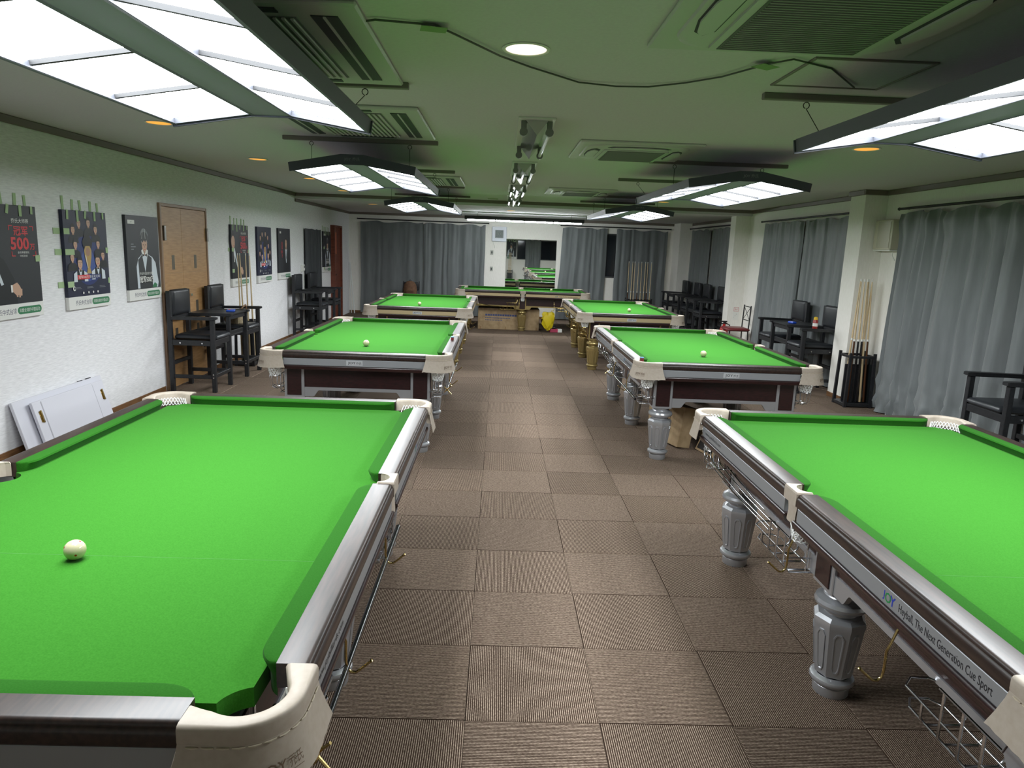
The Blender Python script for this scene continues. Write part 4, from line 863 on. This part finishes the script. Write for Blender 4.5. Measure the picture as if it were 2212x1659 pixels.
for y0,y1,z0,z1 in ((-.37,-.33,0,2.07),(.33,.37,0,2.07),(-.33,.33,2.03,2.07)): MB().box(0,.10,y0,y1,z0,z1,.004).build('door_frame', M_d2, D2)
lf = MB().box(0,.06,-.33,.33,.01,2.03,.002).build('door_leaf', M_d2, D2); MB().box(.06,.064,-.26,-.06,1.45,1.92,.001).build('vision_panel', mat('vision_orange', rgb(196,104,70), .4), lf); MB().cyl((.06,-.27,1.0),(.11,-.27,1.0),.012).build('door_knob', M_bolt, lf)
ip = thing('intercom', 'white intercom panel with grey screen beside the dark doorway curtain', 'intercom', (XL,11.16,1.14)); MB().box(0,.03,-.10,-.02,0,.13,.004).build('handset_unit', M_white, ip); MB().box(0,.028,.0,.10,.02,.13,.004).build('screen_unit', M_white, ip); MB().box(.028,.030,.02,.08,.07,.115).build('screen', M_slot, ip)
cd = MB().box(0,.02,-.012,.012,.40,1.14,.003).build('wall_conduit', M_white, None, loc=(XL,11.22,0)); tag(cd, 'white cable conduit running down below the intercom', 'conduit')
sw = thing('light_switch', 'cream light switch plate between the waistcoat poster and the brown door', 'switch', (XL,5.495,1.13)); MB().box(0,.008,-.022,.03,-.06,.06,.002).build('plate', mat('switch_cream', rgb(205,204,180), .4), sw); MB().box(.008,.012,-.008,.016,-.02,.02,.001).build('rocker', M_white, sw)
# white flat panels with hinges leaning on the wall
for nm, dx, y0, y1, h, lab in (('back',0,2.95,4.16,.44,'larger white panel leaning on the poster wall, behind the hinged one'),('front',.05,3.09,4.08,.41,'white panel with brass hinges leaning on the poster wall')):
    t = thing('leaning_panel', lab, 'panel', (XL+.145+dx,(y0+y1)/2,0)); t.rotation_euler = (0,-.27,0); l = (y1-y0)/2
    MB().box(-.012,.012,-l,l,.012,h,.002).build('board', mat('panel_lavender', rgb(208,208,217), .4), t)
    if nm == 'front':
        for s in (-1,1):
            b = MB(); y = s*(l-.06)
            b.box(.012,.015,y-.020,y+.020,.24,.33,.001); b.tube([(.02,y,.235),(.02,y,.335)], .006, 8); b.build('hinge', M_brass, t, 40)
        MB().box(.0125,.0135,-l+.10,-l+.112,.012,h-.01).build('edge_strip', mat('strip_grey', rgb(170,170,178), .5), t); MB().box(.0125,.0132,l-.17,l-.168,.012,h-.01).build('edge_strip', mat('strip_grey', rgb(170,170,178), .5), t)
    else: MB().box(-.01,.01,.28,.33,h,h+.006).build('black_clip', M_dark, t); MB().box(-.01,.01,.40,.46,h,h+.008).build('black_clip', M_dark, t)
# ------------------------------------------------------------------ curtains
def curtain(axis, pos, a0, a1, zt, zb, folds, lab, inward, amp=.045, flare=(0,0), seed=1, crumple=0.0, sag=.032, grp='grey curtains'):
    rd = random.Random(seed); ph = [rd.uniform(-.9,.9) for _ in range(folds+3)]; am = [rd.uniform(.55,1.25) for _ in range(folds+3)]; dr = [rd.uniform(-.5,.5) for _ in range(folds+3)]
    nu, nv = folds*10, 26; V = []; F = []
    wd = [rd.uniform(.45,1.7) for _ in range(folds)]; tw = sum(wd); cum = [0]
    for q in wd: cum.append(cum[-1]+q/tw)
    hk = [rd.uniform(.5,1.5) for _ in range(folds+3)]
    for j in range(nv+1):
        v = j/nv; z = zt+(zb-zt)*v
        for i in range(nu+1):
            u = i/nu; k = 0
            while k < folds-1 and cum[k+1] < u: k += 1
            fr = (u-cum[k])/(cum[k+1]-cum[k]); f = k+fr; sm = fr*fr*(3-2*fr)
            p = ph[k]*(1-sm)+ph[k+1]*sm; am_ = am[k]*(1-sm)+am[k+1]*sm; d_ = dr[k]*(1-sm)+dr[k+1]*sm; h_ = hk[k]*(1-sm)+hk[k+1]*sm
            A = amp*am_*(.35+.65*min(1, v*2.5))
            w = 2*abs(math.sin(pi*f+p*.5+d_*v*1.0))**.85-1; w = .82*w+.18*math.sin(4*pi*f+d_*5)*d_*2
            off = amp*1.15+.78*A*w+.22*amp*math.sin(2*pi*f*.37+seed+v*1.1)+.12*amp*math.sin(2*pi*f*1.9+v*1.5+seed)
            hd = (.5-.5*math.cos(2*pi*f*.5+seed))*h_
            off += .5*amp*hd*max(0, 1-abs(v-.045)*16)
            if crumple: off += crumple*max(0, v-.72)**1.2*(math.sin(9*f+v*46)+math.sin(5*f-v*61+seed))*.8
            zz = z-sag*hd*(1-v)**4
            e = flare[0]*(1-u)*v**1.3-flare[1]*u*v**1.3; s = a0+(a1-a0)*u-e
            s += .014*math.sin(3*v*pi+f*1.3+seed)*v
            off = max(.004, off)
            V.append((pos+inward*off, s, zz) if axis == 'x' else (s, pos+inward*off, zz))
    for j in range(nv):
        for i in range(nu): F.append((j*(nu+1)+i, j*(nu+1)+i+1, (j+1)*(nu+1)+i+1, (j+1)*(nu+1)+i))
    m = MB(); m.add(V, F); o = m.build('curtain', M_curtain, None, 70); return tag(o, lab, 'curtain', grp)
def rod(axis, pos, a0, a1, z, lab):
    t = thing('curtain_rod', lab, 'curtain rod', (0,0,0), 0, 'black curtain rods'); P = (lambda s: (pos,s,z)) if axis == 'x' else (lambda s: (s,pos,z))
    MB().cyl(P(a0),P(a1),.014,n=10).build('rod', M_dark, t, 40)
    for a in (a0,a1): b = MB(); c = P(a); b.lathe([(.004,-.018),(.018,-.008),(.018,.008),(.004,.018)], 10, c); b.build('finial', M_dark, t, 50)
    for a in (a0+.06*(1 if a1 > a0 else -1), a1-.06*(1 if a1 > a0 else -1)):
        c = P(a); q = (XR,c[1],c[2]) if axis == 'x' and pos > 0 else ((XL,c[1],c[2]) if axis == 'x' else (c[0],YB if pos > 0 else YF,c[2])); MB().cyl(c,q,.006,n=6).build('bracket', M_dark, t)
curtain('x',4.634,5.72,3.52,2.282,.012,9,'large grey curtain hanging beside the cue rack at the right edge',-1,.066,(-.13,0),3,.13); curtain('x',4.634,3.49,.6,2.282,.012,11,'grey curtain continuing the large one beyond the right picture edge',-1,.036,(0,0),9,.05); rod('x',4.555,5.78,.5,2.312,'black rod of the large curtain at the right edge')
curtain('x',4.634,9.97,8.33,2.292,.02,8,'far half of the grey curtain between the two pillars',-1,.05,(-.14,0),5,.05); curtain('x',4.634,8.32,6.66,2.292,.02,8,'near half of the grey curtain between the two pillars',-1,.035,(0,0),6,.03); rod('x',4.565,10.05,6.64,2.322,'black rod of the curtain between the two pillars')
curtain('x',4.634,14.70,13.10,2.292,.02,6,'grey curtain panel next to the back corner on the right wall',-1,.030,(0,0),11); curtain('x',4.634,12.98,11.16,2.292,.02,7,'grey curtain panel just behind the far pillar',-1,.030,(0,0),12); rod('x',4.575,14.73,11.15,2.322,'black rod of the curtains behind the far pillar')
curtain('y',15.385,-3.33,-1.81,2.262,.02,5,'flat left half of the wide grey curtain on the back wall',-1,.026,(0,0),21); curtain('y',15.385,-1.80,-.29,2.258,.02,7,'pleated right half of the wide grey curtain on the back wall',-1,.035,(0,0),22); rod('y',15.32,-3.40,-.22,2.292,'black rod of the wide back curtain left of the fan')
curtain('y',15.385,1.60,2.70,2.282,.02,5,'grey back curtain right beside the mirror',-1,.045,(.10,.0),23); curtain('y',15.385,2.93,4.19,2.282,.02,6,'grey back curtain behind the wide cue rack',-1,.035,(0,0),24); rod('y',15.315,1.55,4.25,2.312,'black rod of the back curtains right of the mirror')
o = curtain('x',XL,11.27,12.45,1.945,.02,6,'dark curtain over the doorway on the poster wall',1,.03,(0,0),31,sag=.01); 
M_curtd = noise_col(mat('curtain_dark', (.03,.035,.04), .6), 4, (.025,.030,.034,1), (.042,.048,.054,1), stretch=(3,3,.6)); o.data.materials[0] = M_curtd
# ------------------------------------------------------------------ windows, dark outside
M_glass = mat('night_glass', (.010,.013,.018), .06, spec=.5); M_wframe = mat('window_frame', rgb(62,64,66), .4, .3)
def window(n, axis_y, x0, x1, z0, z1, s):
    t = structure(bpy.data.objects.new('window_%d' % n, None)); COL.objects.link(t); t.location = (0,axis_y,0)
    MB().box(x0,x1,0,s*.012,z0,z1).build('glass_pane', M_glass, t)
    for a,b,c,d in ((x0,x1,z0,z0+.035),(x0,x1,z1-.035,z1),(x0,x0+.035,z0,z1),(x1-.035,x1,z0,z1),((x0+x1)/2-.02,(x0+x1)/2+.02,z0,z1)): MB().box(a,b,0,s*.022,c,d,.003).build('window_frame', M_wframe, t)
window(1,YB,2.0,4.0,1.09,2.16,-1); window(2,YF,.97,3.4,1.17,2.16,1)
curtain('y',YF+.024,1.40,2.18,2.2,.02,5,'grey curtain on the wall behind the camera, seen in the mirror',1,.03,(0,0),41)
cue_rack(.62,-3.72,0,.15,.13,.60,'black floor cue rack behind the camera, seen in the mirror')
for i in range(4): cue((.54+.05*i,-3.74,.058),(.565+.035*i,-3.80,1.50),'a',['first','second','third','fourth'][i]+' cue in the rack behind the camera, seen in the mirror','cues seen in the mirror')
# ------------------------------------------------------------------ back wall fittings
mr = thing('wall_mirror', 'large frameless wall mirror behind the crosswise table', 'mirror', (.85,YB,.55)); MB().box(-.62,.62,-.008,0,0,1.395,.001).build('mirror_glass', mat('mirror_silver', (.86,.90,.88), .012, 1.0), mr)
for x0,x1,z0,z1 in ((-.625,.625,1.395,1.405),(-.63,-.62,0,1.40),(.62,.63,0,1.40)): MB().box(x0,x1,-.012,0,z0,z1,.002).build('edge_strip', M_white, mr)
fn = thing('ventilation_fan', 'square white wall fan with grey centre grille left of the mirror', 'wall fan', (.05,YB,1.87)); MB().box(-.18,.18,-.05,0,0,.355,.01).build('housing', mat('fan_white', rgb(214,218,228), .4), fn); MB().box(-.10,.10,-.056,-.05,.085,.275,.003).build('grille', mat('fan_grey', rgb(96,104,104), .5), fn)
for k in range(3): s = .085-.028*k; b = MB(); [b.box(*q) for q in ((-s,s,-.060,-.056,.18-s,.186-s),(-s,s,-.060,-.056,.174+s,.18+s),(-s,-s+.006,-.060,-.056,.18-s,.18+s),(s-.006,s,-.060,-.056,.18-s,.18+s))]; b.build('grille_ring', mat('fan_rim', rgb(150,156,150), .5), fn)
tag(MB().tube([(-.10,YB-.02,1.87),(-.08,YB-.02,1.80),(-.05,YB-.02,1.76),(-.06,YB-.012,1.70)], .005, 6).build('fan_cord', M_white, None, 60), 'thin white cord between wall fan and switch box', 'cord')
for z, lab in ((1.60,'grey switch box under the wall fan cord'),(1.20,'grey socket plate low beside the left back curtain')): 
    t = thing('switch_plate', lab, 'switch', (-.12,YB,z)); MB().box(-.035,.035,-.014,0,-.055,.055,.003).build('plate', mat('switch_grey', rgb(168,168,160), .4), t); MB().box(-.014,.014,-.019,-.014,-.026,.026,.002).build('rocker', M_slot, t)
wb = thing('wall_unit', 'white wall-mounted air unit between the near pillar and the large curtain', 'wall unit', (XR,5.99,1.86)); MB().box(-.13,0,-.19,.19,0,.34,.012).build('housing', mat('unit_cream', rgb(196,192,170), .45), wb); MB().box(-.135,-.13,-.17,.10,.02,.32,.002).build('front_panel', mat('unit_panel', rgb(176,172,152), .5), wb); MB().box(-.12,-.01,-.185,.185,-.012,0).build('air_outlet', M_white, wb); MB().tube([(-.06,-.15,0),(-.07,-.16,-.06),(-.05,-.19,-.12)], .004, 6).build('cable', M_white, wb, 60)
# poles in the back corner, backpack on a chair
for i, (x0,x1,lab) in enumerate(((-3.44,-3.575,'white pole leaning in the back corner, nearer the curtain'),(-3.53,-3.605,'white pole leaning in the back corner, against the wall'))): tag(MB().tube([(x0,15.10+.07*i,.012),(x1,15.28+.05*i,1.24)], .012, 8).build('pole', mat('pole_white', rgb(225,228,226), .4), None, 60), lab, 'pole')
fc = thing('folding_chair', 'black folding chair before the wide back curtain', 'chair', (-2.05,14.95,0))
for s in (-1,1): MB().tube([(s*.20,-.20,.008),(s*.20,.02,.45),(s*.19,.14,.84)], .011, 7).build('leg', M_dark, fc, 60); MB().tube([(s*.18,.20,.008),(s*.18,0,.43)], .011, 7).build('leg', M_dark, fc, 60)
b = MB(); pad(b,-.19,.19,-.20,.14,.42,.46,.02); b.build('seat', M_vinyl, fc, 50); b = MB(); pad(b,-.18,.18,.62,.82,0,.03,.02,Matrix(((1,0,0,0),(0,0,1,.09),(0,1,0,0),(0,0,0,1)))); b.build('backrest', M_vinyl, fc, 50)
bp = thing('backpack', 'brown backpack sitting on the folding chair', 'backpack', (-2.05,14.86,.461)); b = MB(); b.loft([[(w*math.cos(a*pi/8), -.03+l*math.sin(a*pi/8), z) for a in range(16)] for w,l,z in ((.13,.09,0),(.16,.11,.05),(.165,.11,.2),(.14,.10,.32),(.09,.07,.38),(.04,.03,.40))], True, True, True); b.build('body', noise_col(mat('backpack_brown', rgb(112,82,60), .8), 20, rgb(96,68,50), rgb(126,94,70)), bp, 60)
b = MB(); pad(b,-.10,.10,.05,.18,0,.05,.02,Matrix(((1,0,0,0),(0,0,-1,-.11),(0,1,0,0),(0,0,0,1)))); b.build('front_pocket', mat('backpack_dark', rgb(92,62,46), .8), bp, 60); MB().tube([(-.03,-.02,.39),(0,-.02,.43),(.03,-.02,.39)], .007, 6).build('handle', M_dark, bp, 60)
# stool, extinguisher and notices by the far pillar
st = thing('metal_chair', 'black metal chair with red seat beside the far pillar', 'chair', (4.32,10.14,0))
for sx in (-1,1):
    for sy in (-1,1): MB().tube([(sx*.18,sy*.18,.006),(sx*.16,sy*.16,.43)], .011, 7).build('leg', M_dark, st, 60)
for sy in (-1,1): MB().tube([(.16,sy*.17,.42),(.175,sy*.17,.88)], .011, 7).build('back_post', M_dark, st, 60)
for z in (.62,.86): MB().tube([(.168,-.17,z),(.168,.17,z)], .008, 6).build('back_rail', M_dark, st)
for s in (-1,1): MB().tube([(.168,-.17*s,.62),(.172,.17*s,.86)], .005, 6).build('cross_brace', M_dark, st)
b = MB(); pad(b,-.21,.19,-.20,.20,.43,.49,.03); b.build('seat', mat('seat_red', rgb(112,44,46), .4), st, 50)
fe = thing('fire_extinguisher', 'red fire extinguisher with black handle at the far pillar', 'extinguisher', (4.28,10.68,0)); MB().lathe([(.07,0),(.075,.01),(.075,.38),(.06,.43),(.025,.46),(.025,.49)], 20).build('cylinder', mat('ext_red', rgb(170,36,34), .3), fe, 40); b = MB(); b.box(-.10,.05,-.012,.012,.52,.545,.004); b.box(-.09,.04,-.010,.010,.48,.50,.004); b.box(-.02,.03,-.015,.015,.48,.545,.003); b.build('handle', M_dark, fe); MB().tube([(.03,0,.50),(.10,0,.47),(.11,0,.30),(.09,0,.15)], .011, 7).build('hose', M_dark, fe, 60)
nt = thing('notice', 'white notice sheet with red square on the far pillar', 'notice', (4.53,10.84,.55)); MB().box(-.055,.055,-.003,0,0,.25).build('sheet', M_white, nt); b = MB(); [b.box(*q) for q in ((-.045,.045,-.0036,-.003,.235,.24),(-.045,.045,-.0036,-.003,.165,.17),(-.045,-.04,-.0036,-.003,.165,.24),(.04,.045,-.0036,-.003,.165,.24),(-.02,-.015,-.0036,-.003,.18,.225),(.012,.017,-.0036,-.003,.18,.225),(-.025,.025,-.0036,-.003,.20,.204))]; b.build('red_mark', PM['red'], nt); b = MB(); [b.box(-.04+.02*i,-.03+.025*i,-.0036,-.003,.05+.03*i,.055+.03*i) for i in range(3)]; b.build('grey_lines', PM['grey'], nt)
